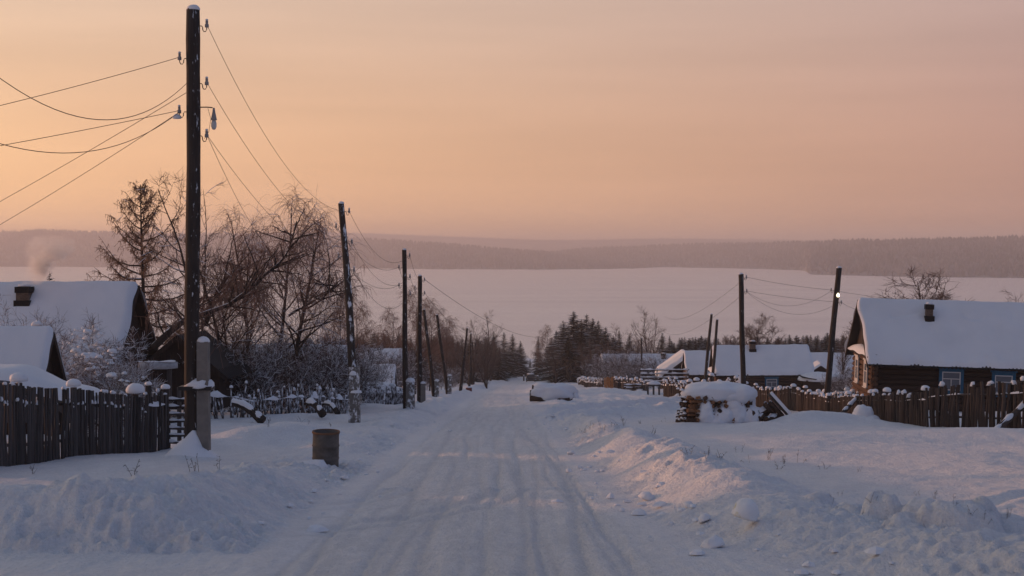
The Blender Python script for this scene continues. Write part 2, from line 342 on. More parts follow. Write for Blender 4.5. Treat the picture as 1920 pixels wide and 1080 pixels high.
# ground snow: packed grey on the road, clean off it
def ground_mat():
    m = bpy.data.materials.new('ground_snow'); m.use_nodes = True
    nt = m.node_tree; b = nt.nodes['Principled BSDF']; L = nt.links.new
    b.inputs['Roughness'].default_value = .62; b.inputs['Specular IOR Level'].default_value = .25
    at_ = nt.nodes.new('ShaderNodeAttribute'); at_.attribute_name = 'road'
    tc = nt.nodes.new('ShaderNodeTexCoord')
    def noi(scale, detail=5, rough=.6):
        mp = nt.nodes.new('ShaderNodeMapping'); mp.inputs['Scale'].default_value = scale
        n = nt.nodes.new('ShaderNodeTexNoise'); n.inputs['Scale'].default_value = 1; n.inputs['Detail'].default_value = detail; n.inputs['Roughness'].default_value = rough
        L(tc.outputs['Object'], mp.inputs[0]); L(mp.outputs[0], n.inputs['Vector']); return n
    at2 = nt.nodes.new('ShaderNodeAttribute'); at2.attribute_name = 'packed'
    s1 = noi((4.5, .4, 1)); s2 = noi((2.2, 1.6, 2.2), 6); s3 = noi((7, 3.2, 1), 5)
    ad = nt.nodes.new('ShaderNodeMath'); ad.operation = 'ADD'; L(s1.outputs['Fac'], ad.inputs[0]); L(s3.outputs['Fac'], ad.inputs[1])
    r = nt.nodes.new('ShaderNodeMapRange'); r.inputs['From Min'].default_value = .8; r.inputs['From Max'].default_value = 1.25
    L(ad.outputs[0], r.inputs['Value'])
    rc = nt.nodes.new('ShaderNodeMix'); rc.data_type = 'RGBA'
    rc.inputs[6].default_value = (.70, .725, .745, 1); rc.inputs[7].default_value = (.84, .855, .865, 1); L(r.outputs[0], rc.inputs[0])
    r2 = nt.nodes.new('ShaderNodeMapRange'); r2.inputs['From Min'].default_value = .35; r2.inputs['From Max'].default_value = .65
    L(s2.outputs['Fac'], r2.inputs['Value'])
    fc = nt.nodes.new('ShaderNodeMix'); fc.data_type = 'RGBA'
    fc.inputs[6].default_value = (.77, .78, .81, 1); fc.inputs[7].default_value = (.84, .85, .87, 1); L(r2.outputs[0], fc.inputs[0])
    mx = nt.nodes.new('ShaderNodeMix'); mx.data_type = 'RGBA'; L(at_.outputs['Fac'], mx.inputs[0]); L(fc.outputs[2], mx.inputs[6]); L(rc.outputs[2], mx.inputs[7])
    gn = noi((24, 20, 24), 6, .7); gr_ = nt.nodes.new('ShaderNodeMapRange'); gr_.inputs['From Min'].default_value = .3; gr_.inputs['From Max'].default_value = .7; gr_.inputs['To Min'].default_value = .86; gr_.inputs['To Max'].default_value = 1.06; L(gn.outputs['Fac'], gr_.inputs['Value'])
    pk = nt.nodes.new('ShaderNodeMix'); pk.data_type = 'RGBA'; pk.inputs[7].default_value = (.585, .61, .64, 1); L(at2.outputs['Fac'], pk.inputs[0]); L(mx.outputs[2], pk.inputs[6])
    sc_ = nt.nodes.new('ShaderNodeVectorMath'); sc_.operation = 'SCALE'; L(pk.outputs[2], sc_.inputs[0]); L(gr_.outputs[0], sc_.inputs['Scale'])
    L(sc_.outputs[0], b.inputs['Base Color'])
    h1 = noi((16, 14, 16), 6, .65); h2 = noi((20, 7, 8), 6, .68)
    hm = nt.nodes.new('ShaderNodeMix'); L(at_.outputs['Fac'], hm.inputs[0]); L(h1.outputs['Fac'], hm.inputs[2]); L(h2.outputs['Fac'], hm.inputs[3])
    bp = nt.nodes.new('ShaderNodeBump'); bp.inputs['Strength'].default_value = .9; bp.inputs['Distance'].default_value = .06
    L(hm.outputs[0], bp.inputs['Height']); L(bp.outputs[0], b.inputs['Normal'])
    return m
M['ground'] = ground_mat()
def lake_mat():
    m = mat('lake_snow', (.93, .89, .84), .33, noise=((.0014, .012, 1), (.78, .745, .72), .40, .64, 6), bump=((.05, .25, 1), .3, .3), spec=1.0)
    return m
M['lake'] = lake_mat()

# ------------------------------------------------------------------ mesh helpers
def np_mesh(name, V, Fq=None, Ft=None, m=None, smoothed=True):
    me = bpy.data.meshes.new(name)
    V = np.asarray(V, np.float32).reshape(-1, 3)
    parts = []; totals = []
    if Fq is not None and len(Fq): Fq = np.asarray(Fq, np.int32).reshape(-1, 4); parts.append(Fq.ravel()); totals.append(np.full(len(Fq), 4, np.int32))
    if Ft is not None and len(Ft): Ft = np.asarray(Ft, np.int32).reshape(-1, 3); parts.append(Ft.ravel()); totals.append(np.full(len(Ft), 3, np.int32))
    loops = np.concatenate(parts); tot = np.concatenate(totals); start = np.concatenate([[0], np.cumsum(tot)[:-1]]).astype(np.int32)
    me.vertices.add(len(V)); me.vertices.foreach_set('co', V.ravel())
    me.loops.add(len(loops)); me.loops.foreach_set('vertex_index', loops)
    me.polygons.add(len(tot)); me.polygons.foreach_set('loop_start', start); me.polygons.foreach_set('loop_total', tot)
    me.polygons.foreach_set('use_smooth', np.full(len(tot), smoothed, bool))
    me.update(calc_edges=True); me.validate()
    if m: me.materials.append(m)
    return me
def link(name, me, parent=None, loc=(0, 0, 0), rot=(0, 0, 0), scale=None):
    o = bpy.data.objects.new(name, me); COL.objects.link(o)
    o.location = loc; o.rotation_euler = rot
    if scale is not None: o.scale = scale
    if parent is not None: o.parent = parent
    return o
def tag(o, label=None, cat=None, group=None, kind=None):
    if label: o['label'] = label
    if cat: o['category'] = cat
    if group: o['group'] = group
    if kind: o['kind'] = kind
    return o
def thing(name, label, cat, loc=(0, 0, 0), rotz=0, group=None, rot=None):
    o = bpy.data.objects.new(name, None); COL.objects.link(o); o.empty_display_size = .2
    o.location = loc; o.rotation_euler = rot if rot else (0, 0, rotz)
    return tag(o, label, cat, group)

class MB:
    def __init__(s): s.v = []; s.q = []; s.t = []; s.n = 0
    def add(s, V, q=(), t=()):
        V = np.asarray(V, float).reshape(-1, 3); s.v.append(V)
        if len(q): s.q.append(np.asarray(q, int).reshape(-1, 4) + s.n)
        if len(t): s.t.append(np.asarray(t, int).reshape(-1, 3) + s.n)
        s.n += len(V); return s
    def box(s, c, size, rz=0, rx=0, ry=0, taper=1.0):
        hx, hy, hz = [a / 2 for a in size]
        P = np.array([[-hx, -hy, -hz], [hx, -hy, -hz], [hx, hy, -hz], [-hx, hy, -hz], [-hx * taper, -hy * taper, hz], [hx * taper, -hy * taper, hz], [hx * taper, hy * taper, hz], [-hx * taper, hy * taper, hz]])
        if rz or rx or ry:
            m3 = np.array(Matrix.Rotation(rz, 3, 'Z') @ Matrix.Rotation(ry, 3, 'Y') @ Matrix.Rotation(rx, 3, 'X')); P = P @ m3.T
        s.add(P + np.array(c), [[0, 3, 2, 1], [4, 5, 6, 7], [0, 1, 5, 4], [1, 2, 6, 5], [2, 3, 7, 6], [3, 0, 4, 7]]); return s
    def tubes(s, P, Rr, sides=3, cap=False):
        """P (N,K,3) polylines, Rr (N,K) radii"""
        P = np.asarray(P, float); Rr = np.asarray(Rr, float)
        if P.ndim == 2: P = P[None]; Rr = Rr[None]
        N, K, _ = P.shape
        T = np.gradient(P, axis=1); T /= np.linalg.norm(T, axis=2, keepdims=True) + 1e-9
        ref = np.where(np.abs(T[..., 2:3]) > .9, np.array([1., 0, 0]), np.array([0, 0, 1.]))
        A = np.cross(T, ref); A /= np.linalg.norm(A, axis=2, keepdims=True) + 1e-9
        B = np.cross(T, A)
        ang = np.arange(sides) * 2 * np.pi / sides
        V = P[:, :, None, :] + Rr[:, :, None, None] * (np.cos(ang)[None, None, :, None] * A[:, :, None, :] + np.sin(ang)[None, None, :, None] * B[:, :, None, :])
        idx = np.arange(N * K * sides).reshape(N, K, sides)
        a = idx[:, :-1, :]; b = np.roll(a, -1, 2); c = idx[:, 1:, :]; d = np.roll(c, -1, 2)
        q = np.stack([a, b, d, c], -1).reshape(-1, 4)
        t = []
        V = V.reshape(-1, 3)
        if cap:
            base_n = len(V); ctr = np.concatenate([P[:, 0], P[:, -1]]); V = np.concatenate([V, ctr])
            for n in range(N):
                for k in range(sides):
                    k2 = (k + 1) % sides
                    t.append([idx[n, 0, k2], idx[n, 0, k], base_n + n]); t.append([idx[n, -1, k], idx[n, -1, k2], base_n + N + n])
        s.add(V, q, t); return s
    def lathe(s, prof, c=(0, 0, 0), sides=16, rough=0, seed=0):
        """prof list of (r, z)"""
        rng = np.random.default_rng(seed); prof = np.asarray(prof, float); K = len(prof)
        ang = np.arange(sides) * 2 * np.pi / sides
        jit = 1 + rough * rng.normal(size=(K, sides)) if rough else np.ones((K, sides))
        V = np.stack([prof[:, :1] * np.cos(ang) * jit, prof[:, :1] * np.sin(ang) * jit, np.repeat(prof[:, 1:], sides, 1)], -1).reshape(-1, 3) + np.array(c)
        idx = np.arange(K * sides).reshape(K, sides); a = idx[:-1]; b = np.roll(a, -1, 1); d = idx[1:]; e = np.roll(d, -1, 1)
        s.add(V, np.stack([a, b, e, d], -1).reshape(-1, 4)); return s
    def blob(s, c, r, seed=0, rough=.12, nu=14, nv=9, flat=0.0):
        """rounded lump: r=(rx,ry,rz); flat cuts the underside"""
        rng = np.random.default_rng(seed); u = np.linspace(0, 2 * np.pi, nu, endpoint=False); v = np.linspace(0.001, np.pi - .001, nv)
        uu, vv = np.meshgrid(u, v); X = np.sin(vv) * np.cos(uu); Y = np.sin(vv) * np.sin(uu); Z = np.cos(vv)
        o = rng.uniform(0, 50)
        n = 1 + rough * (perlin(X * 1.6 + o, Y * 1.6 + Z * 1.3 + o, seed) + .5 * perlin(X * 3.7 + o, Y * 3.7 - Z * 3 + o, seed + 9))
        Z2 = np.where(Z < -flat, -flat + (Z + flat) * .15, Z) if flat < 1 else Z
        V = np.stack([X * n * r[0], Y * n * r[1], Z2 * n * r[2]], -1).reshape(-1, 3) + np.array(c)
        idx = np.arange(nu * nv).reshape(nv, nu); a = idx[:-1]; b = np.roll(a, -1, 1); d = idx[1:]; e = np.roll(d, -1, 1)
        s.add(V, np.stack([d, e, b, a], -1).reshape(-1, 4)); return s
    def grid(s, G):
        G = np.asarray(G, float); h, w, _ = G.shape; idx = np.arange(h * w).reshape(h, w)
        s.add(G.reshape(-1, 3), np.stack([idx[:-1, :-1], idx[:-1, 1:], idx[1:, 1:], idx[1:, :-1]], -1).reshape(-1, 4)); return s
    def prism(s, poly, y0, y1):
        """polygon in x,z pushed from y0 to y1"""
        n = len(poly); V = [(x, y0, z) for x, z in poly] + [(x, y1, z) for x, z in poly]
        q = [[i, (i + 1) % n, (i + 1) % n + n, i + n] for i in range(n)]
        V += [(sum(p[0] for p in poly) / n, y0, sum(p[1] for p in poly) / n), (sum(p[0] for p in poly) / n, y1, sum(p[1] for p in poly) / n)]
        t = [[(i + 1) % n, i, 2 * n] for i in range(n)] + [[i + n, (i + 1) % n + n, 2 * n + 1] for i in range(n)]
        s.add(V, q, t); return s
    def mesh(s, name, m, smoothed=False):
        return np_mesh(name, np.concatenate(s.v), np.concatenate(s.q) if s.q else None, np.concatenate(s.t) if s.t else None, m, smoothed)
    def build(s, name, m, parent=None, loc=(0, 0, 0), rot=(0, 0, 0), smoothed=False):
        return link(name, s.mesh(name, m, smoothed), parent, loc, rot)
def copy_tree(o, parent=None):
    c = o.copy(); COL.objects.link(c); c.parent = parent
    for ch in list(o.children): copy_tree(ch, c)
    return c
def V3(*a): return np.array(a, float)

# ================================================================== THE SETTING
def build_ground():
    ys = [-60, -45, -32, -22, -14, -8, -3, 1, 4, 6.5]
    y = 8.0
    while y < 700: ys.append(y); y += max(.030, (.0032 if y < 35 else .0046) * y)
    ys = np.array(ys)
    inner = np.linspace(-.43, .43, 500)
    outer = .43 + np.cumsum(np.geomspace(.004, .9, 44))
    us = np.concatenate([-outer[::-1], inner, outer])
    U, Yg = np.meshgrid(us, ys)
    X = U * (np.maximum(Yg, 5) + 4)
    Z = terrain(X, Yg, True)
    d, t = plow(X, Yg)
    road = (1 - smooth(-.5, .12, d + .14 * perlin(X * 1.3, Yg * .6, 51))) * (1 - .35 * smooth(0, 1.4, -t + -1.0) * (Yg > 14))
    road = road * (0.55 + .45 * smooth(2.1, 1.2, np.abs(t)))
    h, w = X.shape; idx = np.arange(h * w).reshape(h, w)
    q = np.stack([idx[:-1, :-1], idx[:-1, 1:], idx[1:, 1:], idx[1:, :-1]], -1).reshape(-1, 4)
    me = np_mesh('ground', np.stack([X, Yg, Z], -1), q, None, M['ground'], True)
    a = me.attributes.new('road', 'FLOAT', 'POINT'); a.data.foreach_set('value', road.astype(np.float32).ravel())
    pk = ruts(X, Yg, t)[1] * (1 - smooth(-.3, .05, d)) * .55
    a = me.attributes.new('packed', 'FLOAT', 'POINT'); a.data.foreach_set('value', pk.astype(np.float32).ravel())
    tag(link('ground', me), kind='structure')
build_ground()

def build_lake():
    xs = np.linspace(-9000, 9000, 61); ys = np.concatenate([np.linspace(380, 1000, 12), np.linspace(1100, 9000, 40)])
    X, Y = np.meshgrid(xs, ys); b = MB().grid(np.stack([X, Y, np.full(X.shape, LAKE_Z)], -1))
    tag(b.build('frozen_lake', M['lake'], smoothed=True), kind='structure')
build_lake()

def hill_mat():
    m = bpy.data.materials.new('hill_forest'); m.use_nodes = True
    nt = m.node_tree; b = nt.nodes['Principled BSDF']; b.inputs['Roughness'].default_value = .95; b.inputs['Specular IOR Level'].default_value = .1
    a = nt.nodes.new('ShaderNodeAttribute'); a.attribute_name = 'shade'
    r = nt.nodes.new('ShaderNodeMix'); r.data_type = 'RGBA'; r.inputs[6].default_value = (.075, .060, .062, 1); r.inputs[7].default_value = (.27, .25, .27, 1)
    nt.links.new(a.outputs['Fac'], r.inputs[0]); nt.links.new(r.outputs[2], b.inputs['Base Color'])
    return m
M['hill'] = hill_mat()
M['hill_ground'] = mat('hill_ground', (.22, .20, .21), .95, noise=((.01, .01, .01), (.12, .105, .11), .4, .6))
def build_hill(name, px, shore, top, depth, ntree, seed, dist=None):
    rng = np.random.default_rng(seed)
    pc = np.arange(px[0], px[-1] + 1, 10.0); n = len(pc)
    sy = np.interp(pc, px, shore); ty = np.interp(pc, px, top)
    D = (EYE - LAKE_Z) * F / (sy - 470) if dist is None else np.full(n, float(dist))
    D = D * (1 + .012 * perlin(pc * .02, pc * 0 + seed, seed))
    K = 16; ks = np.linspace(0, 1.35, K)
    Dt = D + depth
    Zt = EYE - (ty - 470) / F * Dt - 7
    kk, _ = np.meshgrid(ks, pc)
    def pos(k, i):
        dd = np.interp(i, np.arange(n), D) + depth * k
        p = np.interp(i, np.arange(n), pc)
        zt = np.maximum(np.interp(i, np.arange(n), Zt), LAKE_Z + .5)
        prof = np.where(k < 1, np.clip(k, 0, 1) ** .85, 1 - (k - 1) * 1.3)
        x = (p - 960) / F * dd
        z = LAKE_Z - .6 + (zt - LAKE_Z) * prof * (1 + .06 * perlin(x * .004, dd * .004, seed) * np.sin(np.clip(k, 0, 1) * np.pi))
        return np.stack([x, dd, z], -1)
    I, Kk = np.meshgrid(np.arange(n), ks, indexing='ij')
    hob = MB().grid(pos(Kk, I)).build(name, M['hill_ground'], smoothed=True); tag(hob, kind='structure')
    i = rng.uniform(0, n - 1, ntree); k = rng.beta(1.0, 1.0, ntree) * 1.04
    P = pos(k, i); keep = P[:, 2] > LAKE_Z - .55; P = P[keep]; N = len(P)
    hgt = rng.uniform(6, 11, N) * (1 + .3 * perlin(P[:, 0] * .006, P[:, 1] * .006, seed + 3)); rad = hgt * rng.uniform(.22, .40, N)
    S = 5; ang = np.arange(S) * 2 * np.pi / S + rng.uniform(0, 6, N)[:, None]
    mid = rng.uniform(.15, .5, N)
    ring = np.stack([P[:, None, 0] + rad[:, None] * np.cos(ang), P[:, None, 1] + rad[:, None] * np.sin(ang), np.repeat((P[:, 2] + hgt * mid * .6)[:, None], S, 1)], -1)
    tip = P + np.stack([0 * hgt, 0 * hgt, hgt], -1); foot = P - np.array([0, 0, 1.0])
    V = np.concatenate([ring, tip[:, None], foot[:, None]], 1).reshape(-1, 3)
    b0 = np.arange(N)[:, None] * (S + 2); a = np.arange(S)
    t1 = np.stack([b0 + a, b0 + (a + 1) % S, np.repeat(b0 + S, S, 1)], -1).reshape(-1, 3)
    t2 = np.stack([b0 + (a + 1) % S, b0 + a, np.repeat(b0 + S + 1, S, 1)], -1).reshape(-1, 3)
    me = np_mesh('forest_' + name, V, None, np.concatenate([t1, t2]), M['hill'], False)
    sh = np.clip(rng.beta(1.3, 2.2, N) + .25 * perlin(P[:, 0] * .005, P[:, 1] * .004, seed + 7), 0, 1)
    at_ = me.attributes.new('shade', 'FLOAT', 'POINT'); at_.data.foreach_set('value', np.repeat(sh, S + 2).astype(np.float32))
    tag(link('hill_forest', me), 'frosted bare forest covering the ' + {'near_hill': 'left headland across the lake', 'right_hill': 'right shore hill across the lake', 'far_hill': 'farthest pale ridge across the lake'}[name], 'forest', kind='stuff')
build_hill('near_hill', [-900, 0, 100, 200, 400, 640, 740, 850, 1000, 1100, 1200, 1250], [497, 500, 500, 501, 502, 503, 504, 505, 505.5, 505, 503.5, 501],
           [424, 431, 428, 432, 438, 442, 447, 455, 468, 478, 489, 499], 1100, 17000, 1)
build_hill('right_hill', [960, 1100, 1240, 1370, 1508, 1520, 1700, 1920, 2900], [502, 501, 501, 503, 507, 515, 519, 521.5, 530],
           [476, 464, 457, 453, 451, 450, 446, 441, 430], 1200, 17000, 2)
build_hill('far_hill', [-1200, 0, 500, 600, 700, 850, 1000, 1100, 1240, 1400, 1500, 1700, 1920, 3200], [480] * 14,
           [436, 436, 434, 433, 435, 441, 447, 447, 444.5, 446, 447.5, 447, 446, 440], 900, 8000, 3, dist=6800)

def build_haze():
    b = MB().box((0, 4550, 17.5), (18400, 9700, 135))
    o = b.build('haze', None); o.data.materials.clear()
    m = bpy.data.materials.new('haze'); m.use_nodes = True; nt = m.node_tree; nt.nodes.clear()
    out = nt.nodes.new('ShaderNodeOutputMaterial'); v = nt.nodes.new('ShaderNodeVolumePrincipled')
    v.inputs['Color'].default_value = (.97, .90, .85, 1); v.inputs['Density'].default_value = HAZE_DENSITY; v.inputs['Anisotropy'].default_value = 0.25
    nt.links.new(v.outputs[0], out.inputs['Volume']); o.data.materials.append(m)
    tag(o, 'thin cold evening haze over the village and lake', 'haze', kind='stuff'); o.display_type = 'WIRE'
HAZE_DENSITY = 0.00028
build_haze()

# ================================================================== BUILDINGS
def roof_snow_mesh(L, W, rise, th, seed, over=.0, nx=56, nv=40, ragged=.03, ridge_soft=.06, crease=True):
    """blanket of snow over a gable roof; local z=0 at eave level"""
    if seed == 3: nx, nv = 130, 84
    us = np.linspace(-1, 1, nx); vs_ = np.linspace(-1, 1, nv)
    U, Vv = np.meshgrid(us, vs_)
    rag = 1 + ragged * perlin(Vv * 3.1 + seed, U * 0 + seed * 1.7, seed) * (np.abs(U) > .9)
    X = U * (L / 2 + over) * rag
    ragv = 1 + .022 * perlin(U * 9 + seed, Vv * 0 + 3, seed + 2) * (np.abs(Vv) > .9)
    Y = Vv * (W / 2 + over) * ragv
    slope = rise / (W / 2)
    prof = np.sqrt(Vv ** 2 + ridge_soft ** 2 * .35)
    Zr = rise - prof * (W / 2 + over) * slope
    eu = np.clip((1 - np.abs(U)) * (L / 2) / (th * .8), 0, 1); ev = np.clip((1 - np.abs(Vv)) * (W / 2) / (th * .8), 0, 1)
    edge = np.sqrt(np.clip(1 - (1 - eu) ** 2.2, 0, 1)) * np.sqrt(np.clip(1 - (1 - ev) ** 2.2, 0, 1))
    sag = .06 * perlin(U * L * .22 + seed, Vv * W * .3, seed + 4) + .028 * perlin(U * L * .6, Vv * W * .7, seed + 5) + .012 * perlin(U * L * 1.7, Vv * W * 1.9, seed + 6)
    if seed == 3:            # slide marks in the right roof's snow
        xm = U * L / 2; vm = np.abs(Vv) * (Vv < 0)
        for (xa, va, xb, vb, cv) in ((-4.1, .30, -2.7, .20, .02), (-.9, .27, .1, .27, .06), (2.0, .5, 3.4, .42, .03)):
            q = np.clip((xm - xa) / (xb - xa), 0, 1); ln = va + (vb - va) * q + cv * np.sin(q * np.pi)
            sag = sag - .05 * np.exp(-((vm - ln) / .030) ** 2) * (xm > xa) * (xm < xb) + .03 * np.exp(-((vm - ln - .05) / .03) ** 2) * (xm > xa) * (xm < xb)
        sag = sag - .09 * np.exp(-(((xm + 2.40) / .42) ** 2 + ((Vv + .36) / .16) ** 2))
    top = Zr + (th + sag) * edge + .012
    G = np.stack([X, Y, top], -1)
    b = MB().grid(G)
    # underside skirt
    Gb = np.stack([X * .985, Y * .985, Zr - .0 + .006 + 0 * X], -1)
    b.grid(Gb[:, ::-1])
    for e_t, e_b in ((G[0], Gb[0]), (G[-1][::-1], Gb[-1][::-1]), (G[:, 0][::-1], Gb[:, 0][::-1]), (G[:, -1], Gb[:, -1])):
        b.grid(np.stack([e_b, e_t], 0))
    return b

def add_window(root, x, y, z, w, h, mc, axis='front', curtain=True, out=.05):
    """window part with frame, casing, panes; axis front faces -y, left faces -x, right faces +x"""
    rz = {'front': 0, 'left': -math.pi / 2, 'right': math.pi / 2}[axis]
    b = MB()                                   # casing boards round the opening
    cw = .13
    b.box((-w / 2 - cw / 2, 0, 0), (cw, .06, h + 2 * cw)); b.box((w / 2 + cw / 2, 0, 0), (cw, .06, h + 2 * cw))
    b.box((0, 0, h / 2 + cw / 2), (w - .004, .056, cw)); b.box((0, 0, -h / 2 - cw / 2), (w - .004, .056, cw))
    b.box((0, -.012, h / 2 + cw + .035), (w + 2 * cw + .12, .10, .07)); b.box((0, -.02, -h / 2 - cw - .02), (w + 2 * cw + .06, .11, .04))
    wo = b.build('window', mc, root, (x, y, z), (0, 0, rz))
    f = MB(); fw = .045
    f.box((-w / 2 + fw / 2, .0, 0), (fw, .04, h)); f.box((w / 2 - fw / 2, .0, 0), (fw, .04, h)); f.box((0, 0, h / 2 - fw / 2), (w - 2 * fw - .002, .038, fw)); f.box((0, 0, -h / 2 + fw / 2), (w - 2 * fw - .002, .038, fw))
    f.box((0, 0, h * .12), (w - 2 * fw - .002, .034, fw * .8)); f.box((0, .001, -h * .19), (fw * .8, .032, h * .56))
    f.build('frame', M['white'], wo, (0, .0, 0))
    MB().box((0, .016, h * .30), (w - .06, .008, h * .34)).build('pane', M['glass'], wo)
    for s in (-1, 1): MB().box((s * w * .235, .016, -h * .19), (w * .40, .008, h * .54)).build('pane', M['glass'], wo)
    if curtain: MB().box((0, .03, -h * .1), (w - .07, .006, h * .74)).build('curtain', M['curtain'], wo)
    return wo

def house(name, label, cat, loc, rotz, L, W, wh, rise, th=.26, over=.38, logs=True, gable=-1, seed=0, chimney=None, windows=(), gwin=(), tilt=0, wall='log', planks=11, pent=False, log_d=.24, gablemat='board', group=None, snow=True):
    root = thing(name, label, cat, loc, group=group, rot=(0, tilt, rotz))
    rng = np.random.default_rng(seed)
    MB().box((0, 0, wh / 2 - .3), (L, W, wh + .6)).build('wall', M[wall], root)
    if logs:
        n = int(wh / log_d); yy = np.linspace(-L / 2 - .18, L / 2 + .18, 6)
        fl = MB().tubes(np.stack([yy, 0 * yy, 0 * yy], -1), np.full(6, log_d * .53), 8, True).mesh('log', M[wall], True)
        yg = np.linspace(-W / 2 - .18, W / 2 + .18, 5)
        gl = MB().tubes(np.stack([0 * yg, yg, 0 * yg], -1), np.full(5, log_d * .53), 8, True).mesh('log', M['log_light' if gablemat == 'light' else wall], True)
        for k in range(n):
            link('log', fl, root, (rng.uniform(-.03, .03), -W / 2 - .02, log_d * (k + .5)))
            link('log', gl, root, (gable * (L / 2 + .02), 0, log_d * (k + 1.0)))
    # gable boards, each cut to the rake
    for g in (-1, 1):
        if g == gable and planks:
            pw = W / planks
            for k in range(planks):
                y0 = -W / 2 + k * pw; y1 = y0 + pw - .012
                z0 = lambda y: max(.02, rise * (1 - abs(y) / (W / 2)) - .02)
                pts = [(y0, -.05 - rng.uniform(0, .05)), (y1, -.05), (y1, z0(y1)), (y0, z0(y0))]
                if y0 < 0 < y1: pts = [pts[0], pts[1], pts[2], (0, rise - .02), pts[3]]
                b = MB().prism([(-p[0], p[1]) for p in pts][::-1], 0, .03)
                b.build('plank', M['board'], root, (g * (L / 2 + .03 + rng.uniform(0, .012)), 0, wh), (0, 0, math.pi / 2 * (1 if g > 0 else -1) if False else math.pi / 2))
        else:
            MB().prism([(-W / 2, 0), (W / 2, 0), (0, rise - .02)], -.02, .02).build('gable', M['board'], root, (g * (L / 2 - .03), 0, wh), (0, 0, math.pi / 2))
    # roof slabs
    rb = MB(); ov = over; sl = rise / (W / 2)
    ang = math.atan(sl); half = math.hypot(W / 2 + ov, (W / 2 + ov) * sl)
    for s in (-1, 1):
        cy = s * (W / 2 + ov) / 2; cz = rise - (W / 2 + ov) * sl / 2
        rb.box((0, cy, cz - .04), (L + 2 * ov, half, .07), rx=-s * ang)
    ro = rb.build('roof', M['roofing'], root, (0, 0, wh))
    # corrugated sheet ends showing under the snow at the front eave
    nb = int((L + 2 * ov) / .16); xs = np.linspace(-(L / 2 + ov) + .08, L / 2 + ov - .08, nb)
    cb = MB()
    zz = rise - (W / 2 + ov) * sl
    pp = []
    for x in xs: pp.append([[x, -(W / 2 + ov) - .06, zz - .075], [x, -(W / 2 + ov) + .3, zz - .05 + .34 * sl]])
    cb.tubes(np.array(pp), np.full((nb, 2), .055), 6, True); cb.build('corrugated_edge', M['roofing'], ro)
    sb = roof_snow_mesh(L + 2 * ov, W + 2 * ov, (W / 2 + ov) * sl, th, seed, over=.05)
    if snow: sb.build('snow_cover', M['snow_roof'], ro, (0, 0, zz + .02), smoothed=True)
    # barge boards
    for g in (-1, 1):
        bb = MB()
        for s in (-1, 1):
            bb.box((0, s * (W / 2 + ov) / 2, rise - (W / 2 + ov) * sl / 2 - .10), (.035, half + .1, .16), rx=-s * ang)
        bb.build('barge_board', M['board'], root, (g * (L / 2 + ov + .022), 0, wh))
    if pent:                                  # ledge across the gable foot with its own drift
        MB().box((gable * (L / 2 + .20), 0, wh - .10), (.46, W + .5, .06)).build('gable_ledge', M['board'], root)
        pts = np.linspace(-1, 1, 20); sec = np.linspace(0, 1, 8); G = np.zeros((20, 8, 3))
        for i, p in enumerate(pts):
            for j, q in enumerate(sec):
                G[i, j] = (gable * (L / 2 + .05 + q * .40), p * (W / 2 + .23), wh - .07 + (.30 * (1 - q ** 2.4) + .03 * math.sin(p * 7)) * (1 - abs(p) ** 6 * .9))
        MB().grid(G).build('ledge_snow', M['snow'], root, smoothed=True)
    if chimney:
        cx, v, cw, ch = chimney
        zc = wh + rise * (1 - abs(v)); yc = v * W / 2
        c = MB().box((0, 0, ch / 2 - .5), (cw, cw, ch + 1.0)).build('chimney', M['brick'], root, (cx, yc, zc))
        MB().box((0, 0, ch + .11), (cw + .07, cw + .07, .22)).build('chimney_cap', M['soot'], c)
        MB().blob((0, 0, ch + .24), (cw * .52, cw * .52, .09), seed, .2, flat=.1).build('chimney_snow', M['snow'], c, smoothed=True)
        b = MB()                              # melted hollow: bare roofing round the chimney foot
        MB().box((0, -.02, .03), (cw + .12, cw + .12, .30)).build('chimney_flashing', M['soot'], c)
    for (x, z, w, h, mc) in windows: add_window(root, x, -W / 2 - log_d * .53 - .035, z, w, h, M[mc])
    for (y, z, w, h, mc) in gwin: add_window(root, gable * (L / 2 + log_d * .53 + .05), y, z, w, h, M[mc], 'left' if gable < 0 else 'right')
    return root

def hloc(px, Y, dz=0):
    x = gx(px, Y); return (x, Y, zg(x, Y) + dz)
def abs_z(px, py, Y): return at(px, py, Y).z

# right log house: ridge seen at y 560-570, eave at 665-685
Y0 = 65.5; zr = abs_z(1620, 563, Y0)
wh = 2.25; rise = 2.35
RH = house('log_house', 'dark log house with blue window casings under a thick snow roof at right', 'house', (gx(1640, Y0) + 4.55, Y0 - .35, zr - wh - rise - .12), R(-4.5), 10.0, 5.4, wh, rise, th=.16, over=.42,
           seed=3, chimney=(-2.40, -.34, .30, .48), windows=((-1.75, 1.22, .80, .82, 'blue'), (.50, 1.16, .76, .78, 'blue')),
           gwin=((1.25, 1.3, .62, .95, 'white'), (-1.2, 1.3, .62, .95, 'white')), tilt=R(1.6), gablemat='light', pent=True)
# middle house
Y1 = 125.0; zr = abs_z(1420, 645, Y1)
house('log_house', 'low log house with chimney behind the snow-topped fence, middle right', 'house', (gx(1427, Y1), Y1, zr - 2.0 - 2.1 - .2), R(-2), 8.0, 5.0, 2.0, 2.1, over=.25, th=.2, seed=5, chimney=(-.75, -.18, .5, .62), windows=((.6, 1.1, .9, .7, 'blue'),), tilt=R(-.5), gablemat='light', pent=True, planks=9)
Y1 = 134.0; zr = abs_z(1310, 656, Y1)
house('log_house', 'narrow snow-roofed log house squeezed behind the leaning pole', 'house', (gx(1322, Y1), Y1, zr - 2.0 - 1.75 - .2), R(-2), 3.4, 4.6, 2.0, 1.75, over=.25, th=.2, seed=6, gablemat='light', planks=8)
